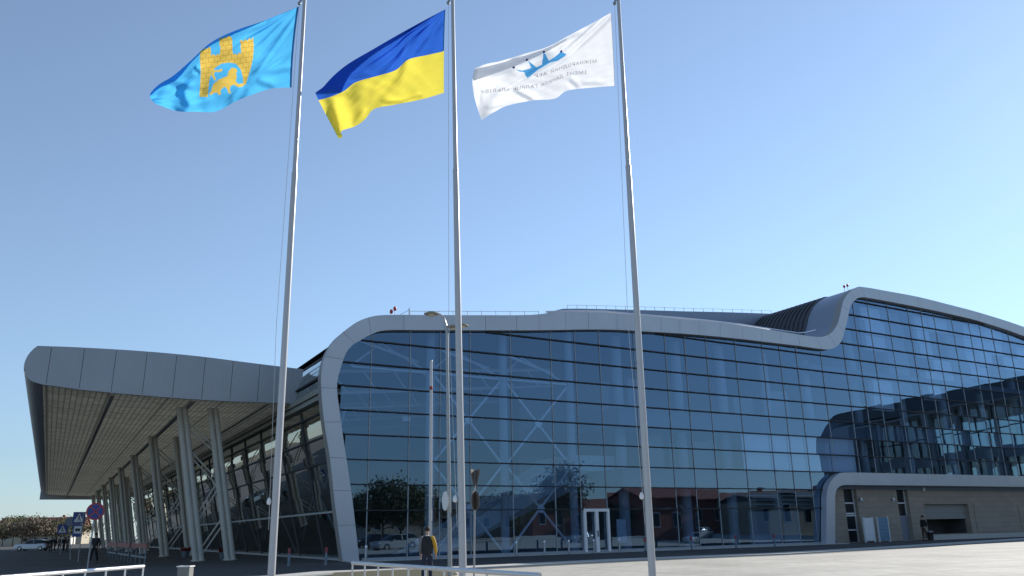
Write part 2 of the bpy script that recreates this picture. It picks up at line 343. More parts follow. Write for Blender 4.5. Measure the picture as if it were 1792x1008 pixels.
# plaza: from kerb line towards the camera
pb = MB(); rows = []
def offset_line(line, d):
    out = []
    for i, p in enumerate(line):
        a = line[max(i-1, 0)]; b = line[min(i+1, len(line)-1)]; t = (b-a)/np.linalg.norm(b-a); out.append(p+d*np.array([t[1], -t[0]]))
    return out
fine = []
for a, b in zip(kerb[:-1], kerb[1:]):
    k = max(1, int(np.linalg.norm(b-a)/2)); fine += [a+(b-a)*i/k for i in range(k)]
fine.append(kerb[-1])
front = fine
for f_ in (0, .08, .2, .35, .55, 1):
    rows.append([p*(1-f_)+np.array([p[0]*1.15+12, -30.])*f_ for p in front])
for r0, r1 in zip(rows[:-1], rows[1:]):
    pb.strip([(p[0], p[1], gh(p)+.105) for p in r0], [(p[0], p[1], gh(p)+.105) for p in r1])
tag(pb.build('plaza', 'pavers'), 'pale paved plaza in the sun in front of the terminal', kind='structure')
kb = MB()
A = offset_line(fine, -2.5); B = offset_line(fine, -1.25); C = fine
g = lambda L, dz: [(p[0], p[1], gh(p)+dz) for p in L]
kb.strip(g(A, -.05), g(A, .12)); kb.strip(g(A, .12), g(B, .12)); kb.strip(g(B, .12), g(B, .05))
tag(kb.build('kerb', 'kerb_stone'), 'light stone kerb along the plaza edge', kind='structure')
db = MB(); db.strip(g(B, .06), g(C, .06)); db.strip(g(C, .06), g(C, .105))  # flat dark band from the kerb to the plaza edge
tag(db.build('dark_strip', 'joint_dark'), 'dark strip between the kerb and the plaza', kind='structure')
eb = MB()
ep = [gnd(x, y) for x, y in ((585, 1009), (700, 1003.5), (790, 1002), (800, 1012), (700, 1035), (560, 1030))]
eb.slab([(p[0], p[1], gh(p)+.112) for p in ep], (0, 0, .03))
tag(eb.build('grass_bed', 'grass_dry'), 'strip of dry grass beside the railing', kind='structure')
# apron in front of the facade: paved walk one kerb step high
wb = MB(); wb.fbox(15.2, 52.6, -1.05, .6, -.2, .02)
tag(wb.build('pavement', 'kerb_stone'), 'narrow stone pavement along the foot of the glass facade', kind='structure')
hb = MB(); pts = []
for i in range(61):
    az = RAD(-75+i*2.0); r = 620
    pts.append((math.sin(az)*r, math.cos(az)*r, 3+6*math.sin(i*.4)+4*math.sin(i*1.1+1)))
hb.strip([(p[0]*.8, p[1]*.8, -1) for p in pts], pts); hb.strip(pts, [(p[0]*1.6, p[1]*1.6, -2) for p in pts])
tag(hb.build('distant_hill', 'earth', smooth=True), 'low hazy brown rise on the horizon', kind='structure')

# ------------------------------------------------------------------ terminal building
BS = E(15.1, 0, 0)
TB = thing('terminal_building', 'large glass fronted airport terminal with wavy grey metal roof', 'building', BS)
pairs = [((600.7, 981), (629.5, 979)), ((587.6, 888), (618.8, 888)), ((578, 801), (606.7, 802)), ((569.8, 750), (598.9, 750)), ((565.6, 717), (594.5, 716)), ((563.2, 687.6), (590.8, 688)), ((562.6, 661.4), (591.2, 663.8)), ((564.4, 645), (595.2, 650)), ((567.4, 631), (599.5, 635)), ((575.7, 611), (606, 618)), ((588.8, 592), (615, 606)), ((606.7, 576.4), (626, 598.5)), ((625.7, 563.3), (637, 592)), ((644.8, 555.6), (650, 585.4)), ((662.6, 552), (665, 579.5)), ((690, 551), (690, 577.3)), ((740, 551.2), (740, 577.6)), ((850, 551.6), (850, 578)), ((930, 551), (930, 578)), ((970, 547.2), (970, 577.5)), ((1030, 545.8), (1030, 576.5)), ((1080, 548.4), (1080, 577)), ((1140, 553.2), (1140, 580.6)), ((1190, 557.5), (1190, 583.5)), ((1240, 562), (1240, 587.5)), ((1300, 569.3), (1300, 593.5)), ((1350, 577.3), (1350, 599.5)), ((1397, 585.2), (1400, 605.5)), ((1427, 589.4), (1438, 610.8)), ((1441.4, 589), (1455, 611)), ((1454.5, 583), (1467, 604)), ((1463, 573.5), (1474, 594.3)), ((1468, 562), (1479.5, 576)), ((1471.5, 548), (1483.5, 558)), ((1475.5, 530), (1488.5, 537)), ((1481, 519), (1494, 528)), ((1487, 511.5), (1500, 522.5)), ((1495, 505), (1507, 520.4)), ((1505, 501.6), (1515, 520.5)), ((1553.6, 509.6), (1553.6, 527.3)), ((1607, 519.5), (1607, 537.5)), ((1660.7, 532.9), (1660.7, 549)), ((1714, 547), (1714, 562)), ((1792, 572), (1792, 588))]
OUT = [fsh(*a, -.35) for a, b in pairs]; INN = [fsh(*b, -.35) for a, b in pairs]
INN[0] = (INN[0][0], 0.); OUT[0] = (OUT[0][0], 0.)
OUT += [(92, 18.2), (100, 16.4), (108, 14.0), (116, 11.0), (123, 7.5)]; INN += [(92, 17.0), (100, 15.2), (108, 12.8), (116, 9.8), (122.5, 6.3)]
def dens(L, k):
    out = []
    n = len(L)
    for i in range(n-1):
        p0 = np.array(L[max(i-1, 0)]); p1 = np.array(L[i]); p2 = np.array(L[i+1]); p3 = np.array(L[min(i+2, n-1)])
        for j in range(k):
            t = j/k
            # centripetal-ish: clamp tangents by segment length
            l = np.linalg.norm(p2-p1); m1 = (p2-p0)/max(np.linalg.norm(p2-p0), 1e-6)*l; m2 = (p3-p1)/max(np.linalg.norm(p3-p1), 1e-6)*l
            out.append(tuple((2*t**3-3*t**2+1)*p1+(t**3-2*t**2+t)*m1+(-2*t**3+3*t**2)*p2+(t**3-t**2)*m2))
    out.append(tuple(L[-1])); return out
OD = dens(OUT, 3); ID = dens(INN, 3)
T0, T1 = -.35, .35
# frame panels along the outline with narrow joints
acc = 0; run = [0]; lens = []
for i in range(1, len(OD)):
    acc += math.dist(OD[i], OD[i-1])
    if acc > 1.6: run.append(i); acc = 0
if run[-1] != len(OD)-1: run.append(len(OD)-1)
fr = MB()
def lerp2(a, b, t): return (a[0]+(b[0]-a[0])*t, a[1]+(b[1]-a[1])*t)
for a, b in zip(run[:-1], run[1:]):
    o = list(OD[a:b+1]); q = list(ID[a:b+1])
    g_ = .02/max(math.dist(o[0], o[1]), .03); o[0] = lerp2(o[0], o[1], min(g_, .5)); q[0] = lerp2(q[0], q[1], min(g_, .5))
    fo = [E(s, T0, h) for s, h in o]; fi = [E(s, T0, h) for s, h in q]; bo = [E(s, T0+.06, h) for s, h in o]; bi = [E(s, T0+.06, h) for s, h in q]
    fr.strip(fo, fi); fr.strip(bo, fo); fr.strip(fi, bi); fr.quad(fo[0], fi[0], bi[0], bo[0]); fr.quad(fo[-1], fi[-1], bi[-1], bo[-1])
fr.build('portal_frame', 'frame_metal', TB)
bk = MB()
mo = [E(s, T0+.05, h) for s, h in OD]; mi = [E(s, T0+.05, h) for s, h in ID]; bo = [E(s, T1, h) for s, h in OD]; bi = [E(s, T1, h) for s, h in ID]
# backing sits a little inside the panels
def shrink(o, i, e): return [lerp2(a, b, e/max(math.dist(a, b), .01)) for a, b in zip(o, i)]
OS = shrink(OD, ID, .02); IS = shrink(ID, OD, .02)
mo = [E(s, T0+.05, h) for s, h in OS]; mi = [E(s, T0+.05, h) for s, h in IS]; bo = [E(s, T1, h) for s, h in OS]; bi = [E(s, T1, h) for s, h in IS]
bk.strip(mo, mi); bk.strip(bo, mo); bk.strip(mi, bi); bk.strip(bi, bo)
bk.build('portal_frame_backing', 'reveal_metal', TB)
# glass facade
k0 = 6
iu = INN[k0:]; ls = [p[0] for p in iu]; lh = [p[1] for p in iu]
lo = INN[:k0+1][::-1]; bs = [p[0] for p in lo]; bh = [p[1] for p in lo]
lsd = [p[0] for p in ID[k0*3:]]; lhd = [p[1] for p in ID[k0*3:]]
def htop(s): return interp(s, lsd, lhd)+.08
def hbot(s): return max(0, interp(s, bs, bh)-.05) if s < bs[-1] else 0.
SM = [ls[0], 16.33, 18.63, 20.5, 22.43, 25.19, 28.1, 29.95, 31.88, 34.75, 37.49, 39.27, 41.27, 44.12, 46.9, 48.75, 50.57, 53.39, 56.23, 58.15, 60.05, 62.65, 65.47, 67.37, 69.22, 71.87, 74.5, 76.2, 78.16, 80.85, 83.6, 85.5, 87.4, 90.2, 93, 95, 97, 100, 103, 106, 109, 113, 117, 121]
HL = [0, 1.24, 2.49, 3.8, 5.07, 6.36, 7.63, 8.92, 10.18, 11.46, 12.72, 13.98, 15.23, 16.5, 17.75, 19.0, 20.3]
HROW = [0, 2.49, 3.8, 5.07, 6.36, 7.63, 8.92, 10.18, 11.46, 12.72, 13.98, 15.23, 16.5, 17.75, 19.0, 20.3]
AN0 = 52.2                                  # annex covers the facade foot from here
for a, b in zip(SM[:-1], SM[1:]):
    mb = MB()
    for h0, h1 in zip(HROW[:-1], HROW[1:]):
        if a > AN0 and h1 < 5.1: continue
        e_ = AN0+.35 if a < AN0 < b and h1 < 5.1 else b
        n = 6; tl = []; bl = []
        for i in range(n+1):
            s = a+(e_-a)*i/n; t = min(h1, htop(s)); q = max(h0, hbot(s))
            if t > q+.01: tl.append((s, t)); bl.append((s, q))
        if len(tl) < 2: continue
        ta = rng.normal(0, .0028); tb_ = rng.normal(0, .0028); sc = (a+b)/2; hc = (h0+h1)/2
        P = lambda s, h: E(s, .055+ta*(s-sc)+tb_*(h-hc), h)
        mb.strip([P(*q) for q in bl], [P(*q) for q in tl])
    if mb.f: mb.build('glazing', 'facade_glass', TB)
for s in SM[1:-1]:
    mb = MB(); top = htop(s); b_ = 4.9 if s > AN0+.6 else hbot(s)
    mb.fbox(s-.026, s+.026, .02, .05, b_, top-.05); mb.build('mullion', 'mullion', TB)
for h in HROW[1:-1]:
    run_ = []; mb = MB(); segs = []
    for s in np.arange(ls[0], 122, .1):
        ok = hbot(s) < h < htop(s)-.12 and not (h < 5.0 and s > AN0+.3)
        if ok: run_.append(s)
        if (not ok or s > 121.8) and run_:
            if run_[-1]-run_[0] > .5: segs.append((run_[0], run_[-1]))
            run_ = []
    for s0, s1 in segs: mb.fbox(s0, s1, -.09, .13, h-.029, h+.029)
    if mb.f: mb.build('transom', 'transom', TB)
mb = MB(); mb.fbox(16.1, AN0, -.06, .2, 0.02, .14); mb.build('sill', 'mullion', TB)
# glass double door
dA = fsh(1020, 896); dB = fsh(1067, 967)
s0, s1 = dA[0], fsh(1066, 930)[0]; hd = 2.52
dr_ = MB()
for u0, u1 in ((s0, s0+.16), (s1-.16, s1), ((s0+s1)/2-.11, (s0+s1)/2+.11)): dr_.fbox(u0, u1, -.14, .02, .03, hd)
dr_.fbox(s0+.16, (s0+s1)/2-.11, -.14, .02, hd-.17, hd); dr_.fbox((s0+s1)/2+.11, s1-.16, -.14, .02, hd-.17, hd)
dd = dr_.build('door', 'sign_white', TB)
MB().fbox((s0+s1)/2-.02, (s0+s1)/2+.02, -.2, -.15, .9, 1.25).build('door_handle', 'black_metal', dd)

# roof shells: smooth edge band, then dark ribbed metal
roof = [(s, h-.06) for s, h in OD if s > 0][3*13:]
def shell(prof, t0, t1, th=.35):
    m = MB(); a = [E(s, t0, h) for s, h in prof]; b = [E(s, t1, h) for s, h in prof]; c = [E(s, t0, h-th) for s, h in prof]; d = [E(s, t1, h-th) for s, h in prof]
    m.strip(a, b); m.strip(d, c); m.strip(c, a); m.strip(b, d); return m
shell(roof, T1, 3.2).build('roof_edge', 'tier_metal', TB, smooth=True)
shell([(s, h-.05) for s, h in roof], 3.2, 125).build('roof', 'roof_dark', TB, smooth=True)
i0 = min(range(len(OD)), key=lambda i: abs(OD[i][0]-fsh(1380, 582)[0])); i1 = min(range(len(OD)), key=lambda i: abs(OD[i][0]-fsh(1512, 503)[0]))
for t in np.arange(3.2, 12, .52):
    m = MB(); m.tube([E(s, t, h-.02) for s, h in OD[i0:i1+1]], .075, 6); m.build('roof_rib', 'roof_dark', TB)
# polished tube added to catch the sun, standing in for the lit roof edge
gp = []
for x, y in [(955, 545.8), (1000, 544), (1060, 545), (1111, 550), (1180, 555.5), (1240, 561.2), (1300, 568.3), (1340, 574.5), (1375, 579.8), (1397, 583), (1412, 582), (1427, 578)]:
    P = hit(x, y, NI*(OFF+.5), NI); gp.append(P)
MB().tube(gp, .06, 8).build('glint_tube', 'glint_tube', TB, smooth=True)
# upper roof tier
tier_px = [(946, 553), (952, 550), (963, 546), (975, 542.5), (985, 540.3), (1010, 540), (1060, 541), (1140, 543), (1200, 544.8), (1260, 546), (1300, 547.2), (1352, 549)]
tp = [hit(x, y, NI*(OFF+10), NI) for x, y in tier_px]
tl = [(float(p @ FD), float(p[2]-ZB)) for p in tp]
m = MB(); a = [FD*s+NI*(OFF+10)+UP*(h+ZB) for s, h in tl]; b = [p-UP*1.15 for p in a]; c = [p+CD*60 for p in a]; d = [p+NI*1.2 for p in b]
m.strip(a, b); m.strip(a, c); m.strip(b, d); m.build('upper_roof', 'tier_metal', TB)
m = MB(); m.strip(d, [p-UP*3 for p in d]); m.build('recess_back', 'interior_dark', TB)  # dark sheet at the back of the gap below the upper roof
# roof guard rails
def guard(pxs, n, hh, seg=1):
    m = MB(); tops = []
    for x, y in pxs:
        P = hit(x, y, NI*(OFF+n), NI); m.tube([P-UP*.5, P+UP*hh], .022, 5); tops.append(P+UP*(hh-.02))
    m.tube(tops, .012, 4); return m
guard([(x, 552) for x in range(718, 946, 25)], 1.5, .28).build('roof_guard_rail', 'pole_grey', TB)
px2 = list(np.linspace(993, 1350, 22)); guard([(x, interp(x, [p[0] for p in tier_px], [p[1] for p in tier_px])) for x in px2], 10.4, .3).build('roof_guard_rail', 'pole_grey', TB)
m = MB(); P = hit(716, 551, NI*(OFF+1.2), NI); m.tube([P-UP*.3, P+UP*.42], .03, 6); m.tube([P+UP*.3, P-FD*.55-UP*.05], .015, 5); m.build('lightning_rod', 'pole_grey', TB)
# joint line below the rod
for x, y in ((687.5, 545), (1481, 503)):
    P = hit(x, y+6, NI*(OFF+1.0), NI); m = MB()
    for dx, dz in ((-.1, .12), (.12, .32)) if x < 900 else ((-.2, .3), (.25, .45)):
        q = P+FD*dx; m.tube([q-UP*.2, q+UP*dz], .018, 5); m.ball(q+UP*(dz+.06), .1, 1, sc=(1, 1, 1.35))
    m.build('obstruction_light', ['pole_grey', 'obstruction_red'], TB, smooth=True)

# west glass wall under and above the canopy
WP = []
for s, h in OUT[:15]: WP.append((s+.55+.35*max(0, 1-h/6), max(0, h-.12*max(0, h-9))))
WP = dens(WP, 3)
TBAY = 5.45; nb = 22
for k in range(nb):
    t0 = .4+k*TBAY; t1 = t0+TBAY; mb = MB()
    for p, q in zip(WP[:-1], WP[1:]):
        e = rng.normal(0, .012)
        mb.quad(E(p[0], t0, p[1]), E(p[0]+e, t1, p[1]), E(q[0]+e, t1, q[1]), E(q[0], t0, q[1]))
    mb.build('west_glazing', 'west_glass', TB)
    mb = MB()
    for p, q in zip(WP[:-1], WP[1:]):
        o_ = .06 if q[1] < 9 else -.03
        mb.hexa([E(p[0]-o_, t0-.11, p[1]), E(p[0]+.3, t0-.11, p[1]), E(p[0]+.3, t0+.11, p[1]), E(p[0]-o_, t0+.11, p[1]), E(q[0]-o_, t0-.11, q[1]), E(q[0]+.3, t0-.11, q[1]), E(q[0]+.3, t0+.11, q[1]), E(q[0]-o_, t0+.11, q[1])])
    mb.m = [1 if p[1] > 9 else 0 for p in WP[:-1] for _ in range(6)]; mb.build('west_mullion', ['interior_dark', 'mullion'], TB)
wsx = lambda h: interp(h, [p[1] for p in WP], [p[0] for p in WP])
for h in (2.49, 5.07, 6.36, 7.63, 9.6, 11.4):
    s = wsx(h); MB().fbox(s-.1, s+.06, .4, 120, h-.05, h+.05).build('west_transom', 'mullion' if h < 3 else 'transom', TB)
for h0, h1, dx in ((8.25, 8.5, .28), (8.55, 8.85, .38)):
    s = wsx(8.5); MB().fbox(s-dx, s+.1, .4, 120, h0, h1).build('eaves_beam', 'beam_green', TB)
MB().fbox(wsx(0)-.25, wsx(0)+.2, .4, 120, -.1, .1).build('west_plinth', 'mullion', TB)
# slim diagonal bracing inside the west wall
m = MB()
for k in range(10):
    t = 2+k*TBAY*2; s = wsx(4)+1.2
    for a_, b_, c_, d_ in ((t, 0, t+TBAY, 4), (t+TBAY, 4, t, 8), (t+2*TBAY, 0, t+TBAY, 4), (t+TBAY, 4, t+2*TBAY, 8)): m.tube([E(s, a_, b_), E(s-.6, c_, d_)], .07, 6)
m.build('west_bracing', 'steel_white', TB)

# interior
MB().fbox(17, 122, .5, 118, -.05, .03).build('floor', 'floor_tile', TB)
MB().fbox(33.2, 121, 13, 13.4, 0, 13).build('inner_wall', 'interior_mid', TB)
MB().fbox(17.5, 33, 60, 60.4, 0, 13).build('inner_wall', 'interior_dark', TB)
MB().fbox(17.5, 121, 117.6, 118, 0, 21).build('rear_wall', 'interior_mid', TB)
MB().fbox(122, 122.4, .4, 118, 0, 6.5).build('end_wall', 'interior_mid', TB)
for h0, h1 in ((3.86, 5.0), (7.7, 8.85)):
    MB().fbox(33.4, 121, .3, 13, h0, h1).build('floor_slab', 'slab', TB)
MB().fbox(52.5, 121, .5, 13, 12.9, 13.3).build('floor_slab', 'slab', TB)
cols = [(20.35, 1.1, .26, 13.2), (25.2, 1.1, .26, 13.4), (30.1, 1.1, .26, 13.9), (34.8, 2.2, .36, 14), (40.2, 2.2, .36, 14.2), (44.3, 2.0, .36, 14.2), (49.3, 2.4, .36, 14.2), (54, 2.4, .36, 14), (60, 2.4, .36, 18.5), (66, 2.4, .36, 18.8), (72, 2.4, .36, 18.8), (78, 2.4, .36, 18.6), (84, 2.4, .36, 18.2)]
for s, t, r, h in cols: MB().tube([E(s, t, 0), E(s, t, h)], r, 14).build('inner_column', 'column_grey', TB, smooth=True)
def brace(sa, sb, h0, h1):
    m = MB(); sc, hc = (sa+sb)/2, (h0+h1)/2
    for x, y in ((sa, h0), (sb, h0), (sa, h1), (sb, h1)): m.tube([E(x, 1.1, y), E(sc, 1.1, hc)], .07, 6)
    m.slab([E(sc-.28, 1.0, hc), E(sc, 1.0, hc-.28), E(sc+.28, 1.0, hc), E(sc, 1.0, hc+.28)], NI*.06); m.build('brace', 'steel_white', TB)
for h0, h1 in ((0.1, 5.07), (5.07, 10.15)):
    brace(20.5, 25.1, h0, h1); brace(25.3, 30, h0, h1)
for sa, sb in ((15.6, 20.3), (20.4, 25.2), (25.2, 30.1)):
    m = MB()
    m.tube([E(sa, 1.1, 10.2), E(sb, 1.1, 10.2)], .06, 6); m.tube([E(sa, 1.4, 11.9), E(sb, 3, 11.2)], .09, 6); m.tube([E(sa, 1.4, 10.3), E((sa+sb)/2, 3, 12.1)], .06, 6); m.tube([E(sb, 1.4, 10.3), E((sa+sb)/2, 3, 12.1)], .06, 6)
    m.build('roof_truss', 'steel_white', TB)
for t in (8, 16, 24, 32):
    m = MB(); m.tube([E(16.5, t, 11.2), E(33, t, 12.6)], .12, 6); m.tube([E(16.5, t, 9.8), E(33, t, 11.4)], .1, 6)
    for i in range(8): m.tube([E(16.5+i*2.06, t, 11.2+i*.175), E(17.5+i*2.06, t, 9.9+i*.2)], .06, 5)
    m.build('roof_truss', 'steel_white', TB)
# escalator flight rising to the right behind the glass
st_ = MB(); s_a, h_a, s_b, h_b = 20.6, .1, 31.6, 6.0
for t in (3.2, 5.2, 7.2):
    st_.slab([E(s_a, t, h_a), E(s_a+1.6, t, h_a), E(s_b+1.4, t, h_b-.9), E(s_b, t, h_b)], CD*.18)
st_.build('stair_balustrade', 'stair_white', TB)
st2 = MB(); st2.hexa([E(s_a+.8, 3.2, h_a-.3), E(s_b+1.2, 3.2, h_b-1.7), E(s_b+1.2, 7.2, h_b-1.7), E(s_a+.8, 7.2, h_a-.3), E(s_a+.3, 3.4, h_a+.0), E(s_b+.6, 3.4, h_b-.9), E(s_b+.6, 7.1, h_b-.9), E(s_a+.3, 7.1, h_a)])
st2.build('staircase', 'interior_mid', TB)
MB().fbox(31.4, 34.8, 3, 8, 5.0, 6.0).build('stair_landing', 'stair_white', TB)
c_ = fsh(701, 733, 3); MB().fbox(c_[0], c_[0]+.45, 2.9, 3.1, c_[1]-.12, c_[1]+.14).build('exit_lamp', 'sign_white', TB)
# pale blinds and partition panels standing behind some panes
m = MB()
for a, b in zip(SM[:-1], SM[1:]):
    if 43 < a < 56:
        for h0, h1 in ((5.12, 6.32), (6.4, 7.6)):
            m.fbox(a+.04, b-.04, .3, .34, h0, h1)
m.build('blind', 'blind', TB)
for a, b in zip(SM[:-1], SM[1:]):
    if 57 < a < 84 and rng.random() < .8:
        mb = MB()
        for h0, h1 in zip(HROW[6:-1], HROW[7:]):
            if h1 < htop(a+.3) and h0 > 7.9+(b-54.6)*.235 and rng.random() < .85: mb.fbox(a+.05, b-.05, .5+rng.random()*.5, 1.1, h0+.05, h1-.05)
        if mb.f: mb.build('blind', 'interior_mid' if rng.random() < .25 else 'blind', TB)
m = MB()
for s, w, h0, h1 in ((37.6, 1.2, 5.1, 7.5), (39.4, 1.6, 5.1, 7.0), (41.6, 1.4, 5.1, 7.2), (43, .9, 5.1, 7.4), (33.6, .8, 8.95, 10.9), (36, 1, 8.95, 11.3), (46, 2, 8.95, 10.8), (50, 2, 8.95, 11.4)):
    m.fbox(s, s+w, 2.6, 2.7, h0, h1)
m.build('partition', 'interior_mid', TB)
s_ = fsh(1090, 930)[0]; MB().fbox(s_, s_+.72, .6, .66, .5, 1.9).build('information_panel', 'panel_white', TB)
for sA, sB in ((44.6, 47.6), (47.9, 49.6)): MB().fbox(sA, sB, .7, .8, .1, 2.3).build('roller_shutter', 'interior_mid', TB)
for h in (2.75, 3.05, 3.35): MB().fbox(44.4, 51.5, .5, .56, h, h+.06).build('inner_rail', 'mullion', TB)

# ------------------------------------------------------------------ annex with rounded frame at the right
AX = thing('annex', 'low stone faced annex with rounded grey frame at the right foot of the terminal', 'building', E(52.5, -.5, 0))
ap = [((1446.8, 953.5), (1462, 951.5)), ((1446.8, 900), (1462, 900)), ((1446.8, 869), (1462, 869)), ((1449.5, 852.9), (1463.8, 859)), ((1455.7, 840.4), (1467, 853.5)), ((1466.4, 830.5), (1472.5, 850.2)), ((1477, 827), (1480, 848.6)), ((1527, 827.6), (1527, 849)), ((1620, 829.6), (1620, 849.8)), ((1792, 833.2), (1792, 852))]
AO = [fsh(*a, -.5) for a, b in ap]; AI = [fsh(*b, -.5) for a, b in ap]
AO[0] = (AO[0][0], 0.); AI[0] = (AI[0][0], 0.); hA = AO[-1][1]; hI = AI[-1][1]
AO.append((112, hA)); AI.append((112, hI))
AO = AO[:2]+dens(AO[2:], 3); AI = AI[:2]+dens(AI[2:], 3)
m = MB(); fo = [E(s, -.5, h) for s, h in AO]; fi = [E(s, -.5, h) for s, h in AI]; bo = [E(s, .0, h) for s, h in AO]; bi = [E(s, .42, h) for s, h in AI]
m.strip(fo, fi); m.strip(bo, fo); m.strip(fi, bi); m.build('frame', 'frame_metal', AX)
wl = []  # wall, cut into pieces around the openings
def asx(x, y): return fsh(x, y, .4)[0]
o1 = (asx(1475, 856), asx(1497.5, 856)); o2 = (asx(1567.5, 856), asx(1587, 856)); og = (asx(1617, 884), asx(1694, 884))
htopw = max(p[1] for p in AI)+.12; hg1 = fsh(1655, 882, .4)[1]; hg0 = .42; sR = 112; sL = AI[2][0]-.1
m = MB()
for a, b, h0, h1 in ((sL, o1[0], 0, htopw), (o1[1], o2[0], 0, htopw), (o2[1], og[0], 0, htopw), (og[0], og[1], hg1, htopw), (og[0], og[1], 0, hg0), (og[1], sR, 0, htopw)):
    m.fbox(a, b, .4, .9, h0, h1)
m.build('wall', 'stone', AX)
def window_slot(o, h0, h1, nm, mt, split=()):
    m = MB(); m.fbox(o[0], o[1], .78, .84, h0, h1); w = m.build(nm, mt, AX)
    f = MB()
    for a, b in ((o[0], o[0]+.07), (o[1]-.07, o[1])): f.fbox(a, b, .7, .775, h0, h1)
    for h in split: f.fbox(o[0]+.07, o[1]-.07, .7, .775, h-.05, h+.05)
    f.build(nm+'_frame', 'panel_white' if split else 'mullion', w); return w
window_slot(o1, 2.0, htopw, 'window', 'window_dark', (2.1, 2.86)); window_slot(o1, 0, 2.0, 'door', 'window_dark', (1.95, .9))
window_slot(o2, 1.9, htopw, 'window', 'window_dark', (2.86,)); dw = window_slot(o2, 0, 1.9, 'door', 'door_grey')
MB().fbox(o2[0]+.2, o2[0]+.26, .62, .7, .9, 1.1).build('door_handle', 'black_metal', dw)
m = MB(); hs = fsh(1655, 908, .4)[1]
n_ = 9
for i in range(n_): m.fbox(og[0], og[1], .72+(i % 2)*.015, .8, hs+(hg1-hs)*i/n_, hs+(hg1-hs)*(i+1)/n_-.012)
m.build('garage_shutter', 'shutter', AX)
MB().fbox(og[0], og[1], 2.8, 2.9, hg0, hg1).build('garage_back', 'interior_dark', AX)
m = MB(); m.fbox(og[0], og[0]+.05, .9, 2.8, hg0, hg1); m.fbox(og[1]-.05, og[1], .9, 2.8, hg0, hg1); m.fbox(og[0]+.06, og[1]-.06, .9, 2.8, hg1-.05, hg1); m.fbox(og[0]+.06, og[1]-.06, .9, 2.8, hg0-.06, hg0-.01); m.build('garage_lining', 'interior_dark', AX)
m = MB(); m.fbox(og[0]-.6, sR, -.35, .39, -.1, .34); m.build('loading_step', 'kerb_stone', AX)
for a, b in ((og[1]+.7, og[1]+7), (og[1]+7.5, og[1]+15)): MB().fbox(a, b, .36, .395, .5, 2.75).build('wall_panel', 'stone', AX)
for x, y in ((1505, 874), (1561, 874), (1614, 856.5)):  # two wall lamps, then a security camera given the same shape
    P = hit(x, y, NI*(OFF+.35), NI); m = MB(); m.ball(P-NI*.12, .14, 0, sc=(.8, .8, 1.1)); m.tube([P, P+NI*.2], .05, 6, 1); m.build('wall_fitting', ['panel_white', 'black_metal'], AX, smooth=True)

# ------------------------------------------------------------------ entrance canopy on leaning columns
CB = K(49, 5, 0)
CN = thing('entrance_canopy', 'long grey metal canopy on leaning columns over the drop off road', 'canopy', CB)
top = [(-1.67, 11.06), (.27, 11.16), (3.28, 11.24), (6.3, 11.22), (9.35, 11.08), (12.5, 10.95)]
nose = [(-1.17, 9.11), (-1.62, 9.22), (-1.92, 9.42), (-2.09, 9.69), (-2.13, 10.05), (-2.06, 10.45), (-1.9, 10.78), (-1.67, 11.06)]
bot = [(-1.17, 9.11), (.71, 8.95), (2.8, 8.87), (5.7, 8.80), (8.2, 8.80), (12.2, 8.9)]
a0 = lambda l: 49.0+.045*(l+2)
A1 = 171
nd = dens(nose, 3); td = dens(top, 4)
m = MB(); m.strip([K(a0(l), l, h) for l, h in nd], [K(A1, l, h) for l, h in nd]); m.build('nose', 'fascia_metal', CN, smooth=True)
m = MB(); m.strip([K(a0(l), l, h) for l, h in td], [K(A1, l, h) for l, h in td]); m.build('roof_sheet', 'translucent_sheet', CN, smooth=True)  # unseen top made translucent so the sun brightens the soffit below
def lh(l): return interp(l, [p[0] for p in bot], [p[1] for p in bot])
def hh_(l):
    if l < -1.67: return interp(l, [-2.13, -2.06, -1.9, -1.67], [10.05, 10.45, 10.78, 11.06])
    return interp(l, [p[0] for p in td], [p[1] for p in td])
def lb(l):
    if l < -1.17: return interp(l, [-2.13, -2.09, -1.92, -1.62, -1.17], [10.05, 9.69, 9.42, 9.22, 9.11])
    return lh(l)
jl = [-2.13, -1.0, .55, 2.1, 3.65, 5.2, 6.75, 8.3, 9.85, 11.3, 12.45]
for x0, x1 in zip(jl[:-1], jl[1:]):
    m = MB(); xs = np.linspace(x0+.012, x1-.012, 8)
    m.strip([K(a0(l)-.05, l-.03*(9.8-lb(l)), lb(l)-.03) for l in xs], [K(a0(l)-.05, l, hh_(l)+.02) for l in xs])
    m.strip([K(a0(l)-.05, l, hh_(l)+.02) for l in xs], [K(a0(l)+.1, l, hh_(l)+.02) for l in xs]); m.strip([K(a0(l)-.05, l, lb(l)-.03) for l in xs], [K(a0(l)+.12, l, lb(l)-.03) for l in xs])
    m.build('fascia_panel', 'fascia_metal', CN)
m = MB(); xs = np.linspace(-2.1, 12.4, 60); m.strip([K(a0(l)+.0, l, lb(l)) for l in xs], [K(a0(l)+.0, l, hh_(l)) for l in xs]); m.build('fascia_backing', 'joint_dark', CN)
m = MB(); ls_ = np.linspace(-1.17, 12.6, 24); m.strip([K(a0(l)+.13, l, lh(l)) for l in ls_], [K(A1, l, lh(l)) for l in ls_]); m.build('soffit', 'soffit', CN)
for l, w in ((2.2, .2), (6.4, .3), (10.6, .2)): MB().kbox(50, A1-1, l-w/2, l+w/2, lh(l)-.06, lh(l)-.006).build('soffit_beam', 'column_paint', CN)
MB().kbox(A1, A1+.5, -2.1, 12.5, 8.2, 11).build('end_fascia', 'fascia_metal', CN)
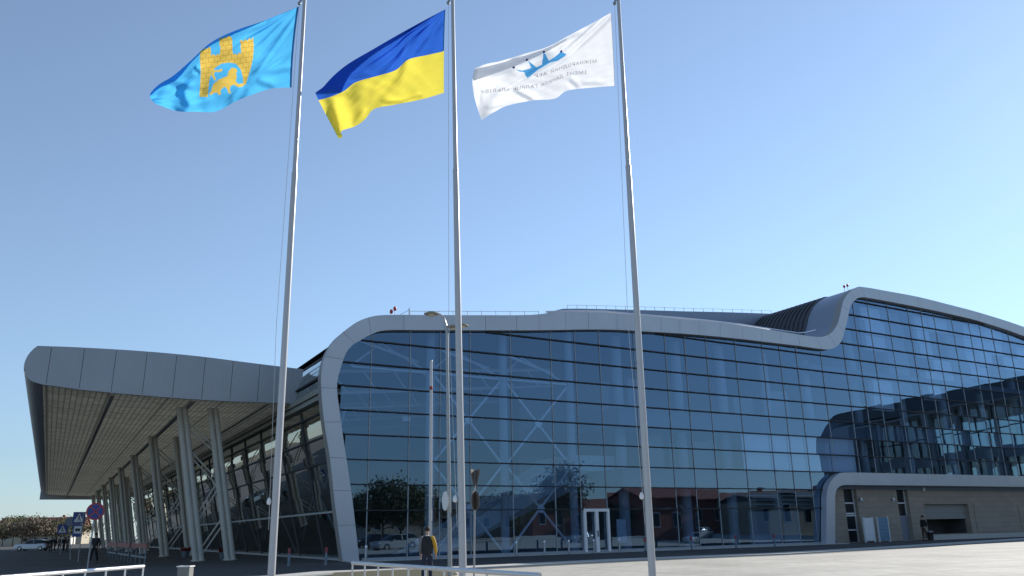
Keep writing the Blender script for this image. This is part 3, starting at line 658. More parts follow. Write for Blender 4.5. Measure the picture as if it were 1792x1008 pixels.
def canopy_column(a, l):
    c = MB()
    for d in (-.16, .16): c.tube([K(a-.05, l+d, 0), K(a-.05, l+d-1.68, 8.86)], .165, 12)
    for h in (.3, 3, 6, 8.4): c.kbox(a-.1, a+.0, l-1.68*h/8.86-.06, l-1.68*h/8.86+.06, h-.08, h+.08)
    c.lathe(K(a-.05, l, 0), [(.42, 0), (.42, .06), (.05, .06)], 12)
    return c.build('column', 'column_paint', CN, smooth=True)
gA = gnd(347, 982); lA = float(gA @ LT); aA = float(gA @ CD)
PIT = 16.33
for k in range(8):
    a = aA+k*PIT
    canopy_column(a, lA); canopy_column(a-.1, lA+1.75)
    m = MB(); x = lambda h: lA-1.68*h/8.86
    for z0, z1 in ((.3, 1.9), (7.6, 6.3), (2.2, 4.0), (5.9, 4.3)):
        for dz in (0, .38): m.tube([K(a, x(z0+dz)+.2, z0+dz), K(a, x(z1+dz)+1.5, z1+dz)], .045, 6)
    m.build('brace', 'column_paint', CN)

# ------------------------------------------------------------------ glazed wing beyond the right edge, seen mirrored in the facade
GW = thing('glass_wing', 'second canopied glass wing mirrored in the panes at the right end of the facade', 'building', E(106.5, -11, 0))
def WG(u, v, h):                            # u along the wing from the facade outwards, v across to the right
    a = np.array([106.5, -11.]); d = np.array([13.5, -44.]); L = np.linalg.norm(d); d /= L; n = np.array([-d[1], d[0]]); u *= 1.26; v *= 1.26; h = h*1.28+.3 if h > 0 else h
    q = a+d*u+n*v; return FD*q[0]+NI*(OFF+q[1])+UP*(h+ZB)
def wbox(m, u0, u1, v0, v1, h0, h1): return m.hexa([WG(u0, v0, h0), WG(u1, v0, h0), WG(u1, v1, h0), WG(u0, v1, h0), WG(u0, v0, h1), WG(u1, v0, h1), WG(u1, v1, h1), WG(u0, v1, h1)])
sec = [(0, 14.2), (30, 14.6), (33, 14.4), (35, 13.6), (36.2, 12.2), (36.8, 10), (36.8, 0)]
sd_ = sec[:2]+dens(sec[1:], 4)[1:]
m = MB(); m.strip([WG(u, 0, h) for u, h in sd_], [WG(u, 14, h) for u, h in sd_]); m.strip([WG(u, 0, h) for u, h in sd_], [WG(max(u-1.4, 0) if h < 13 else u, 0, h-1.5 if h > 11 else h) for u, h in sd_]); m.build('roof', 'roof_dark', GW)
m = MB(); wbox(m, 0, 35, .2, 13.6, 12.6, 12.8); m.build('soffit', 'reveal_metal', GW)
for i in range(8): m = MB(); m.tube([WG(2+i*4.6, .6, 0), WG(2+i*4.6, .6, 12.6)], .4, 10); m.build('column', 'reveal_metal', GW)
m = MB(); wbox(m, 30.5, 35.4, .1, 14, 0, 12.6); m.build('end_block', 'reveal_metal', GW)
m = MB(); wbox(m, 0, 30.5, 2, 13, 7.0, 8.2); m.build('floor_slab', 'interior_mid', GW)
m = MB(); 
for i in range(14):
    if i % 5 != 3: wbox(m, i*2.2+.15, i*2.2+(1.2 if i % 3 == 1 else 1.95), 2.7+(i % 3)*.5, 2.9+(i % 3)*.5, 0, 6.6)
m.build('inner_wall', 'panel_white', GW)
m = MB(); wbox(m, 0, 30.5, 2.2, 2.24, 0, 12.6); m.build('glazing', 'wing_glass', GW)
m = MB()
for i in range(20): wbox(m, i*1.53, i*1.53+.09, 2.05, 2.2, 0, 12.6)
for h in (2.5, 5, 10): wbox(m, 0, 30.5, 2.0, 2.19, h, h+.1)
m.build('mullion', 'interior_dark', GW)

# ------------------------------------------------------------------ flagpoles and flags
ZP = 22.0
def flagpole(xb, xt, label, arm):
    b = at(xb, 1008, ZP); base = at(xb+(xb-xt)*.012, 1018, ZP); gz = gh((base[0], ZP))+.1
    tp_ = at(xt, -12, ZP)
    d = (tp_-b)/(tp_-b)[2]; foot = b+d*(gz-b[2]); jo = b+d*(11.6-b[2]); top_ = tp_
    o = thing('flagpole', label, 'flagpole', foot, group='flagpoles in front of the terminal')
    m = MB(); m.tube([foot, foot+d*(6), jo], [.098, .09, .079], 16); m.tube([jo, jo+d*.05], [.083, .083], 16); m.tube([jo+d*.05, top_], [.066, .052], 16)
    m.build('shaft', 'pole_white', o, smooth=True)
    m = MB(); m.lathe(foot, [(.2, 0), (.2, .03), (.13, .05), (.12, .18), (.09, .2)], 16); m.build('base_collar', 'pole_grey', o, smooth=True)
    m = MB(); m.lathe(top_, [(.06, -.02), (.07, .03), (.05, .1), (.001, .16)], 12); m.build('finial', 'pole_white', o, smooth=True)
    u = at(arm[0], arm[1], ZP); m = MB(); m.tube([top_+np.array([0, 0, -.12]), u+np.array([0, 0, .05])], .03, 8); m.ball(u, .055); m.build('truck_arm', 'pole_grey', o, smooth=True)
    # halyard running down beside the shaft, with a counterweight
    m = MB(); hx = -.14; q = foot+d*1.1+np.array([hx*.3, -.05, 0])
    m.tube([u, foot+d*7+np.array([-.26, 0, 0]), foot+d*1.6+np.array([-.12, -.06, 0])], .006, 4); m.build('halyard', 'rope', o)
    m = MB(); w = foot+d*2.3+np.array([-.16, -.03, 0]); m.lathe(w, [(.001, -.09), (.05, -.07), (.065, 0), (.04, .07), (.01, .1)], 10); m.build('counterweight', 'sign_white', o, smooth=True)
    return o
flagpole(474.8, 533.8, 'white flagpole flying the light blue flag with the golden castle', (524, 6))
flagpole(810.1, 791.9, 'white flagpole flying the blue and yellow flag', (784.5, 5))
flagpole(1141.9, 1081.4, 'white flagpole flying the white lettered flag', (1075.5, 6))

def poly_in(px, py, poly):
    x = np.asarray(px); y = np.asarray(py); ins = np.zeros(x.shape, bool); n = len(poly)
    for i in range(n):
        x0, y0 = poly[i]; x1, y1 = poly[(i+1) % n]
        if y0 == y1: continue
        c = ((y0 > y) != (y1 > y)) & (x < (x1-x0)*(y-y0)/(y1-y0)+x0); ins ^= c
    return ins
def rail(pts, n):                           # smooth resample by arc length
    p = np.array(dens([tuple(q) for q in pts], 8)); l = np.r_[0, np.cumsum(np.hypot(*np.diff(p, axis=0).T))]
    t = np.linspace(0, l[-1], n); return np.c_[np.interp(t, l, p[:, 0]), np.interp(t, l, p[:, 1])]
def flag(name, label, railsv, wave, nu, nv, mats, paint, zoff=-.02, flap=None):
    """railsv: list of (v, pixel polyline from hoist to fly); wave(u, v) -> metres towards the camera"""
    vv = [r[0] for r in railsv]; R = np.array([rail(r[1], nu) for r in railsv]); G = np.zeros((nv, nu, 2)); vs_ = np.linspace(0, 1, nv)
    for j, v in enumerate(vs_):             # Lagrange through the rails
        for i, r in enumerate(R):
            w = 1.
            for k in range(len(vv)):
                if k != i: w *= (v-vv[k])/(vv[i]-vv[k])
            G[j] += w*r
    U_, V_ = np.meshgrid(np.linspace(0, 1, nu), vs_)
    Dp = ZP-wave(U_, V_, G)+zoff+.0045*np.sin(46*U_+17*V_+2.5*np.sin(7*V_+3*U_))*np.clip(U_*3, .2, 1)+.003*np.sin(71*V_-38*U_+2*np.sin(9*U_)); dirs = CF[None, None]+CR*((G[..., 0:1]-896)/F_PX)-CU*((G[..., 1:2]-504)/F_PX)
    P = EYE+dirs*(Dp/dirs[..., 1])[..., None]
    me = bpy.data.meshes.new(name); org = P[0, 0].copy()
    fs = [(j*nu+i, j*nu+i+1, (j+1)*nu+i+1, (j+1)*nu+i) for j in range(nv-1) for i in range(nu-1)]
    vts = [tuple(q) for q in (P-org).reshape(-1, 3)]; nf = 0
    if flap:                                # cloth folded back behind the rest; a second hidden layer is added to darken it
        A_, B_, fm = flap; A_ = rail(A_, 80); B_ = rail(B_, 80); b0 = len(vts); g2 = G.reshape(-1, 2); d2 = Dp.reshape(-1)
        for jj in range(14):
            j = jj % 7; q_ = A_+(B_-A_)*j/6
            for i in range(80):
                k_ = np.argmin((g2[:, 0]-q_[i, 0])**2+(g2[:, 1]-q_[i, 1])**2); vts.append(tuple(at(q_[i, 0], q_[i, 1], d2[k_]+.012+.05*math.sin(j/6*2.6)+.03*(jj//7))-org))
        fl = [(b0+j*80+i, b0+j*80+i+1, b0+(j+1)*80+i+1, b0+(j+1)*80+i) for j in (0, 1, 2, 3, 4, 5, 7, 8, 9, 10, 11, 12) for i in range(79)]; nf = len(fl); fs = fs+fl
    me.from_pydata(vts, [], fs)
    for mm in mats: me.materials.append(MATS[mm])
    C = (G[:-1, :-1]+G[1:, 1:])/2; idx = paint(C[..., 0], C[..., 1], (U_[:-1, :-1]+U_[1:, 1:])/2, (V_[:-1, :-1]+V_[1:, 1:])/2)
    me.polygons.foreach_set('material_index', np.r_[idx.astype(int).ravel(), np.full(nf, flap[2] if flap else 0, int)]); me.polygons.foreach_set('use_smooth', [True]*len(fs)); me.update()
    o = bpy.data.objects.new(name, me); COL.objects.link(o); o.location = [float(c) for c in org]
    tag(o, label, 'flag', 'flags on the three poles'); WLOC[o.name] = Vector([float(c) for c in org])
    return o, G, Dp
def creases(G, L, k):                       # creases laid along pixel polylines: (x0, y0, x1, y1, half width px, metres)
    a = 0
    for x0, y0, x1, y1, w, m in L:
        x0, x1 = (q/k[0]+k[1] for q in (x0, x1)); y0, y1 = y0/k[0], y1/k[0]; dx, dy = x1-x0, y1-y0; l = math.hypot(dx, dy)
        t = ((G[..., 0]-x0)*dx+(G[..., 1]-y0)*dy)/l/l; d = ((G[..., 1]-y0)*dx-(G[..., 0]-x0)*dy)/l/(1.55*w/k[0])
        if dx < 0: d = -d
        a = a+m*d*np.exp(-d*d)*np.exp(-(2*(t-.5)/.95)**4)*2.2
    return a
def fold(u, v, defs):
    w = 0
    for a, fu, fv, ph, p in defs: w = w + a*np.sin(2*math.pi*(fu*u+fv*v)+ph)*np.clip(u, 0, 1)**p
    return w
# light blue flag with castle and lion
Z1 = lambda L: [(x/4.8+240, y/4.8) for x, y in L]
castle = Z1([(528, 425), (545, 408), (556, 420), (572, 400), (586, 412), (602, 392), (618, 405), (622, 465), (645, 455), (660, 470), (676, 450), (693, 462), (700, 400), (692, 372), (688, 325), (706, 312), (716, 326), (735, 306), (748, 318), (766, 296), (784, 310), (796, 318), (800, 372), (803, 455), (820, 448), (838, 462), (856, 440), (872, 450), (870, 372), (862, 340), (880, 335), (892, 350), (908, 325), (925, 342), (945, 318), (958, 335), (975, 310), (980, 380), (975, 480), (950, 590), (930, 650), (912, 710), (888, 720), (892, 690), (886, 640), (868, 580), (830, 535), (770, 525), (710, 535), (660, 565), (625, 610), (606, 680), (598, 750), (594, 815), (522, 815), (530, 700), (535, 600), (527, 500)])
lion = Z1([(605, 785), (620, 765), (640, 705), (690, 665), (755, 640), (770, 595), (795, 568), (832, 576), (842, 600), (830, 618), (838, 640), (828, 685), (850, 705), (895, 700), (890, 727), (850, 734), (812, 710), (785, 724), (778, 760), (792, 785), (768, 784), (755, 747), (735, 727), (700, 757), (706, 792), (684, 800), (672, 777), (640, 782), (618, 802)])
tail = Z1([(648, 680), (622, 625), (632, 588), (690, 588), (700, 574), (722, 586), (700, 606), (652, 604), (645, 622), (662, 668)])
def paint1(x, y, u, v):
    c = poly_in(x, y, castle); l = poly_in(x, y, lion) | poly_in(x, y, tail); zx = (x-240)*4.8; zy = y*4.8+(zx-750)*.14
    row = np.floor(zy/42); br = ((zy % 42) < 4) | (((zx+row % 2*24) % 48) < 4)
    i = np.zeros(x.shape, int); i[c] = 1; i[c & br] = 2; i[l] = 1; i[u < .012] = 3; return i
top1 = [(523, 11.5), (490, 25), (458.8, 37.5), (421, 50), (386, 64.6), (363, 79), (336, 104), (302.5, 133), (278, 148), (264, 162), (262, 169)]
mid1 = [(514, 85), (480, 95), (440, 108), (400, 124), (360, 142), (325, 158), (300, 168), (280, 176), (268, 178)]
bot1 = [(510.4, 153), (475.4, 155), (444, 164.6), (413, 177), (378, 195), (345, 195.5), (313, 195), (292, 189), (276, 183)]
def w1(u, v, G):
    a = fold(u, v, [(.13, 1.3, .5, .4, .7), (.04, 2.6, -1.3, 1.2, .8), (.012, 4.5, 3.2, .3, .6)])
    sm = lambda t: np.clip(t, 0, 1)**2*(3-2*np.clip(t, 0, 1))
    a = a+.105*np.sin(2*math.pi*(4.3*u-.75*v)+.6+1.2*np.sin(5*v+2*u))*sm((u-.56)*4)*(.45+.75*v)+.03*np.sin(2*math.pi*(3.1*u+1.3*v)+2)*sm(u*3)
    rad = np.arctan2(v+.02, u+.03)
    a = a+.035*np.sin(rad*19)*np.exp(-1.0*u)*np.clip(u*4, 0, 1)
    a = a-.55*np.exp(-((v-.0)/.085)**2)*np.clip((u-.2)*2.5, 0, 1)
    a = a+creases(G, [(1060, 190, 560, 400, 26, .10), (330, 650, 110, 790, 50, .12), (270, 700, 470, 745, 26, .07), (110, 800, 380, 775, 34, .08), (350, 740, 450, 930, 34, .06), (420, 925, 660, 840, 36, .10), (1080, 625, 1310, 575, 26, .06), (1000, 690, 1150, 730, 24, .05), (800, 850, 900, 730, 24, .05), (540, 460, 300, 640, 22, .05),
                      (1330, 90, 960, 500, 16, .028), (1340, 160, 1010, 620, 14, .024), (1330, 70, 860, 330, 14, .03), (480, 580, 530, 600, 16, .06), (1300, 420, 960, 660, 18, .04)], (4.8, 240))
    return a
flag('city_flag', 'light blue flag with a golden castle and lion, flying from the leftmost pole', [(0, top1), (.5, mid1), (1, bot1)], w1, 300, 190, ['flag_cyan', 'flag_gold', 'flag_brick', 'flag_hem'], paint1,
     flap=(top1, Z1([(1358, 62), (1050, 192), (870, 266), (700, 342), (590, 405), (460, 525), (330, 680), (200, 735), (108, 808)]), 0))
# blue over yellow
Z2 = lambda L: [(x/4.03+540, y/4.03) for x, y in L]
top2 = Z2([(965, 65), (850, 125), (640, 240), (450, 350), (280, 450), (170, 540), (60, 665)])
mid2 = Z2([(955, 360), (830, 388), (700, 420), (620, 490), (500, 530), (330, 580), (250, 640), (160, 680), (70, 705)])
bot2 = Z2([(955, 655), (800, 700), (600, 740), (460, 770), (400, 840), (330, 890), (250, 915), (228, 930), (238, 965), (212, 978)])
def w2(u, v, G):
    a = fold(u, v, [(.12, 1.1, .4, .2, .8), (.03, 2.4, -1.8, 1.0, .8)])
    rad = np.arctan2(v+.02, u+.03)
    a = a+.05*np.sin(rad*21+.6)*np.exp(-.7*u)*np.clip(u*4, 0, 1)*np.clip(1.05-v, 0, 1)
    a = a+.075*np.sin(2*math.pi*(3.6*u-.9*v)+1.4+1.1*np.sin(4*v+3*u))*np.clip((u-.5)*3, 0, 1)*(.3+.9*v)+.022*np.sin(2*math.pi*(2.7*u+1.5*v))*np.clip(u*3, 0, 1)
    c = .03+.52*np.clip(u-.18, 0, 1)                                    # broad fold along the top edge
    a = a-.5*c/.4*np.clip(1-v/np.maximum(c, .02), 0, 1)*np.clip((u-.1)*3, 0, 1)
    a = a+creases(G, [(960, 110, 560, 520, 18, .05), (900, 120, 700, 420, 18, .045), (850, 160, 420, 520, 18, .04), (960, 75, 700, 230, 14, .03), (640, 470, 450, 700, 26, .06), (130, 680, 230, 960, 34, .07), (190, 690, 260, 640, 22, .03), (330, 740, 520, 610, 16, .03), (520, 725, 680, 720, 14, .05), (660, 715, 790, 670, 12, .04), (420, 780, 330, 890, 22, .06), (300, 560, 430, 520, 14, .05)], (4.03, 540))
    return a
flag('national_flag', 'blue and yellow striped flag flying from the middle pole', [(0, top2), (.5, mid2), (1, bot2)], w2, 240, 160, ['flag_blue', 'flag_yellow', 'flag_hem'],
     lambda x, y, u, v: np.where(u < .008, np.where(v < .5, 2, 1), (v > .5).astype(int)), flap=(top2, Z2([(965, 72), (850, 140), (640, 275), (450, 395), (330, 500), (265, 590), (235, 655)]), 0))
# white lettered flag
Z3 = lambda L: [(x/4.583+810, y/4.583) for x, y in L]
crown = Z3([(425, 556), (480, 566), (520, 556), (548, 544), (522, 486), (592, 540), (634, 520), (646, 428), (660, 428), (690, 488), (740, 458), (786, 414), (832, 434), (815, 452), (762, 486), (700, 502), (600, 562), (520, 626), (500, 602), (494, 580), (450, 572)])
balls = Z3([(408, 541), (513, 479), (650, 417), (790, 412)])
def paint3(x, y, u, v):
    i = np.zeros(x.shape, int); i[poly_in(x, y, crown)] = 1
    for bx, by in balls: i[np.hypot(x-bx, y-by) < 2.1] = 2
    i[(u < .006)] = 3; return i
top3 = Z3([(1190, 100), (1030, 190), (850, 285), (680, 375), (500, 430), (300, 490), (190, 512), (95, 550)])
mid3 = Z3([(1207, 400), (1060, 440), (900, 500), (760, 565), (600, 620), (430, 660), (250, 690), (82, 720)])
bot3 = Z3([(1220, 688), (1010, 705), (830, 730), (740, 790), (560, 805), (350, 850), (240, 905), (150, 962)])
def w3(u, v, G):
    a = fold(u, v, [(.07, 1.2, .6, .8, .8), (.02, 2.6, -1.6, .4, .8)])+.045*np.sin(2*math.pi*(3.9*u-.8*v)+.9+np.sin(5*v))*np.clip((u-.55)*3, 0, 1)*(.3+.8*v)
    a = a+creases(G, [(1190, 105, 830, 440, 16, .10), (830, 440, 520, 625, 16, .10), (520, 625, 270, 780, 14, .06), (680, 395, 400, 525, 36, .16), (400, 530, 110, 610, 44, .17), (960, 255, 700, 375, 20, .07), (960, 675, 1110, 668, 16, .03), (850, 640, 930, 700, 18, .03), (400, 720, 580, 815, 20, .05), (780, 330, 520, 470, 14, .04), (120, 690, 110, 830, 16, .05), (330, 840, 190, 880, 16, .03)], (4.583, 810))
    return a
fo3, G3, D3 = flag('lettered_flag', 'white flag with grey lettering and a small blue crown, flying from the rightmost pole', [(0, top3), (.5, mid3), (1, bot3)], w3, 240, 170, ['flag_white', 'crown_blue', 'crown_ball', 'flag_letter'], paint3,
     flap=(Z3([(860, 295), (690, 380), (560, 428), (420, 470), (300, 508), (100, 556)]), Z3([(840, 320), (690, 410), (500, 497), (400, 540), (300, 577), (100, 645)]), 0))
gx3 = G3.reshape(-1, 2); gd3 = D3.reshape(-1)
def lettering(text, base, hpx):
    cu = bpy.data.curves.new('lettering', 'FONT'); cu.body = text; cu.size = 1.0; cu.resolution_u = 3; cu.space_character = 1.12
    ob = bpy.data.objects.new('lettering_tmp', cu); COL.objects.link(ob); dg = bpy.context.evaluated_depsgraph_get()
    me = bpy.data.meshes.new_from_object(ob.evaluated_get(dg)); COL.objects.unlink(ob); bpy.data.objects.remove(ob)
    xs = [v.co.x for v in me.vertices]; w = max(xs)-min(xs); bp_ = np.array(base); l = np.r_[0, np.cumsum(np.hypot(*np.diff(bp_, axis=0).T))]
    L0 = WLOC[fo3.name]
    for v in me.vertices:
        t = (v.co.x-min(xs))/w*l[-1]; px = np.interp(t, l, bp_[:, 0]); py = np.interp(t, l, bp_[:, 1])-v.co.y/.73*hpx
        k = np.argmin((gx3[:, 0]-px)**2+(gx3[:, 1]-py)**2); p = at(px, py, gd3[k]-.035); v.co = (p[0]-L0[0], p[1]-L0[1], p[2]-L0[2])
    o = bpy.data.objects.new('lettering', me); COL.objects.link(o); me.materials.append(MATS['flag_letter']); o.parent = fo3
def lettering_row(words, base, hpx):        # every word its own piece, spaced along the row
    b = np.array(base); l = np.r_[0, np.cumsum(np.hypot(*np.diff(b, axis=0).T))]; n = sum(len(w) for w in words)+len(words)-1; k = 0
    for w in words:
        ts = np.linspace(k/n, (k+len(w))/n, 5)*l[-1]; lettering(w, [(np.interp(t, l, b[:, 0]), np.interp(t, l, b[:, 1])) for t in ts], hpx); k += len(w)+1
lettering_row(['МІЖНАРОДНИЙ', 'АЕР'], Z3([(1072, 502), (960, 512), (835, 538), (660, 606), (575, 622)]), 5.6)
lettering_row(['ІМЕНІ', 'ДАНИЛА', 'ГАЛИЦЬ', '«ЛЬВІВ»'], Z3([(992, 592), (830, 606), (700, 668), (600, 702), (400, 722), (330, 732), (150, 745)]), 5.8)

# ------------------------------------------------------------------ street lamp, short white pole, road signs
def ground_at(x, Y):                        # foot of an upright thing seen at column x at depth Y
    p = at(x, 1000, Y); return np.array([p[0], Y, gh(p)+(.1 if gh(p) < .2 else 0)])
f = ground_at(787.5, 28); lampo = thing('street_lamp', 'grey street lamp with curved arms carrying several beige heads', 'street lamp', f)
tpz = at(782, 571, 28); MB().tube([f, (f+tpz)/2, tpz], [.075, .062, .05], 12).build('post', 'pole_grey', lampo, smooth=True)
m = MB(); A_ = [tpz+np.array([0, 0, -.1]), at(780.5, 566, 28), at(777, 556, 28), at(770, 550, 28), at(763, 549, 28)]; m.tube(A_, .03, 8); m.build('arm', 'pole_white', lampo, smooth=True)
def lamp_head(c, ax, L=.52, W=.17):
    ax = np.array(ax, float); ax /= np.linalg.norm(ax); sd_ = np.cross(ax, UP); sd_ /= np.linalg.norm(sd_); m = MB(); n = 12; vs = []; rings = 9
    for i in range(rings+1):
        t = i/rings; r = math.sin(math.pi*min(.98, .05+t*.93))**.6
        for k in range(n):
            a = 2*math.pi*k/n; z = math.sin(a); vs.append(c+ax*(t-.5)*L+sd_*W*r*math.cos(a)+UP*(z*.09*r if z > 0 else z*.06*r))
    m.add(vs, [(i*n+k, i*n+(k+1) % n, (i+1)*n+(k+1) % n, (i+1)*n+k) for i in range(rings) for k in range(n)])
    o = m.build('lamp_head', 'lamp_head', lampo, smooth=True)
    q = MB(); q.ball(c-UP*.045, .13, 0, 8, sc=(1, 1, .35)); q.build('lamp_glass', 'lamp_glass', o, smooth=True)
lamp_head(at(755, 549.5, 28), (-1, -.1, 0)); lamp_head(at(795, 572.5, 27.5), (.5, -.9, -.1), .6, .2); lamp_head(at(808, 570, 28.3), (1, .2, 0), .5, .15)
MB().tube([tpz, at(795, 569, 27.6)], .025, 6).build('arm', 'pole_grey', lampo)

f = ground_at(752.8, 27.2); t_ = at(754.6, 632, 27.2)
o = thing('short_pole', 'slim bare white pole behind the yellow sleeved person', 'pole', f)
MB().tube([f, t_], [.058, .046], 12).build('shaft', 'pole_white', o, smooth=True); MB().lathe(t_, [(.046, 0), (.04, .03), (.001, .05)], 10).build('cap', 'pole_grey', o, smooth=True)
k_ = at(754.3, 679, 27.15); MB().lathe(k_, [(.055, -.05), (.058, 0), (.055, .05)], 10).build('clamp', 'red_paint', o)

def disc(c, r, nrm, th=.012, n=28):
    nrm = np.array(nrm, float); nrm /= np.linalg.norm(nrm); a = np.cross(UP, nrm); a /= np.linalg.norm(a); b = np.cross(nrm, a)
    return [c+r*(math.cos(2*math.pi*k/n)*a+math.sin(2*math.pi*k/n)*b) for k in range(n)], nrm, a, b
def face_dir(az): return np.array([math.sin(az), math.cos(az), 0])
# round sign hung on the street lamp, seen almost edge on
c = at(779.2, 876.5, 28); nrm = face_dir(RAD(110)); nrm = nrm*(1 if nrm[1] < 0 else -1)
nrm = face_dir(math.atan2(c[0], c[1])+math.pi+RAD(72))
o = thing('round_sign', 'pale round sign fixed edge on to the street lamp post', 'sign', c)
P_, n_, a_, b_ = disc(c, .31, nrm); MB().slab(P_, n_*.012).build('plate', 'sign_white', o); P2, *_ = disc(c-n_*.004, .27, nrm); MB().slab(P2, -n_*.004).build('back', 'sign_white', o)
m = MB(); m.tube([c, at(785.5, 872, 28.02)], .015, 6); m.tube([c-UP*.12, at(785.5, 879, 28.02)], .015, 6); m.build('bracket', 'pole_grey', o)
# post with a give-way triangle above a round sign, both turned away
f = ground_at(829.5, 28.5); t_ = at(831, 822, 28.5); o = thing('sign_post', 'thin signpost with a triangular and a round sign seen from behind', 'sign', f)
MB().tube([f, t_], .032, 8).build('post', 'pole_grey', o, smooth=True)
for i, cx in enumerate((829, 834)):
    c = at(cx, 836, 28.45); nr = face_dir(math.atan2(c[0], c[1])+math.pi+RAD(68 if i else -70)); a_ = np.cross(UP, nr); m = MB()
    m.slab([c-UP*.34, c+UP*.26+a_*.34, c+UP*.26-a_*.34], nr*.012); m.build('triangle_plate', 'sign_back', o)
for i, cx in enumerate((829.5, 833)):
    c = at(cx, 876, 28.42); nr = face_dir(math.atan2(c[0], c[1])+math.pi+RAD(66 if i else -72)); P_, n_, *_ = disc(c, .31, nr); MB().slab(P_, n_*.012).build('round_plate', 'sign_back', o)

# no stopping sign on the left
Y = 36; c = at(167, 895, Y); f = ground_at(152, Y); vw = face_dir(math.atan2(c[0], c[1])+math.pi)
o = thing('no_stopping_sign', 'round blue no stopping sign with red rim and cross on a leaning grey post', 'sign', f)
MB().tube([f, c+UP*.3+vw*-.05], .03, 8).build('post', 'pole_grey', o, smooth=True)
P_, n_, a_, b_ = disc(c, .355, vw); MB().slab(P_, -n_*.012).build('plate', 'sign_red', o)
P2, *_ = disc(c+n_*.004, .29, vw); MB().slab(P2, n_*.004).build('blue_disc', 'sign_blue', o)
m = MB()
for sg in (1, -1): m.bar(c+n_*.012-(a_+sg*b_)*.205, c+n_*.012+(a_+sg*b_)*.205, .05, .006, n_)
m.build('red_cross', 'sign_red', o)
# pedestrian crossing sign with a bus stop plate
def crossing_sign(Y, xc, yc, w, xf, label, plate):
    c = at(xc, yc, Y); f = ground_at(xf, Y); vw = face_dir(math.atan2(c[0], c[1])+math.pi); a_ = np.cross(UP, vw)*-1
    o = thing('crossing_sign', label, 'sign', f); MB().tube([f, np.array([f[0], f[1], c[2]+w/2])], .03, 8).build('post', 'pole_grey', o, smooth=True)
    sq = lambda q, a, b: [q-a_*a-UP*b, q+a_*a-UP*b, q+a_*a+UP*b, q-a_*a+UP*b]
    c = c+vw*.04; MB().slab(sq(c, w/2, w/2), vw*.012).build('plate', 'sign_blue', o)
    t = c+vw*.016; MB().slab([t-a_*w*.4-UP*w*.36, t+a_*w*.4-UP*w*.36, t+UP*w*.4], vw*.004).build('white_triangle', 'sign_white', o)
    t = c+vw*.024; m = MB(); m.bar(t-UP*w*.02, t+UP*w*.12, w*.09, .004, vw); m.bar(t-UP*w*.02, t-UP*w*.27-a_*w*.13, w*.06, .004, vw); m.bar(t-UP*w*.02, t-UP*w*.27+a_*w*.11, w*.06, .004, vw); m.bar(t+UP*w*.1, t-UP*w*.02+a_*w*.14, w*.04, .004, vw)
    P_, n_, *_ = disc(t+UP*w*.17, w*.05, vw, n=10); m.slab(P_, vw*.003); m.build('walking_figure', 'black_metal', o)
    if plate:
        d = c-UP*(w*.5+.42); MB().slab(sq(d, w*.4, .38), vw*.012).build('bus_plate', 'sign_blue', o)
        MB().slab(sq(d+vw*.016+UP*.04, w*.3, .22), vw*.004).build('white_panel', 'sign_white', o)
        t = d+vw*.024+UP*.05; m = MB(); m.slab(sq(t, w*.2, .07), vw*.004)
        for dx in (-.5, .5):
            P_, n_, *_ = disc(t-UP*.09+a_*w*.2*dx, .035, vw, n=10); m.slab(P_, vw*.003)
        m.build('bus_symbol', 'black_metal', o)
    return o
crossing_sign(54, 138.5, 906, .70, 134.5, 'blue pedestrian crossing sign above a blue bus stop plate', True)
crossing_sign(80, 109.5, 926, .85, 101, 'dark pedestrian crossing sign farther down the road by the waiting group', False)
c = at(122.5, 913, 60); f = ground_at(120.5, 60); o = thing('round_road_sign', 'grey blue round road sign left of the crossing sign', 'sign', f); vw = face_dir(math.atan2(c[0], c[1])+math.pi)
MB().tube([f, c], .03, 8).build('post', 'pole_grey', o); P_, n_, *_ = disc(c+vw*.03, .32, vw); MB().slab(P_, n_*.012).build('plate', 'grey_blue_paint', o)
P_, n_, *_ = disc(c+vw*.046, .27, vw); MB().slab(P_, n_*.004).build('disc_face', 'door_grey', o)

# ------------------------------------------------------------------ railings
def railing(p0, p1, n, label, mt, hgt=None):
    p0 = np.array(p0); p1 = np.array(p1); o = thing('railing', label, 'railing', (p0[0], p0[1], gh(p0)+.1))
    MB().tube([p0, p1], .034, 10).build('top_rail', mt, o, smooth=True)
    for i in range(n):
        q = p0+(p1-p0)*i/(n-1); g0 = gh(q)+.09; MB().tube([(q[0], q[1], g0), q-UP*.03], .017, 8).build('post', mt, o, smooth=True)
    MB().tube([(p0[0], p0[1], gh(p0)+.35), (p1[0], p1[1], gh(p1)+.35)], .018, 8).build('lower_rail', mt, o, smooth=True)
    return o
def rail_pt(x, y, top_=.97):
    d = ray(x, y); z = .0
    for _ in range(10):
        P = hit(x, y, np.array([0, 0, z+.1+top_]), UP); z = gh(P)
    return P
a = rail_pt(251, 991); b = rail_pt(60, 1006); railing(a, a+(b-a)*1.35, 8, 'white tubular railing at the lower left corner of the picture', 'rail_white')
a = rail_pt(617, 985); b = rail_pt(900, 1004); railing(a, a+(b-a)*1.1, 11, 'grey steel railing below the middle flagpole', 'rail_steel')

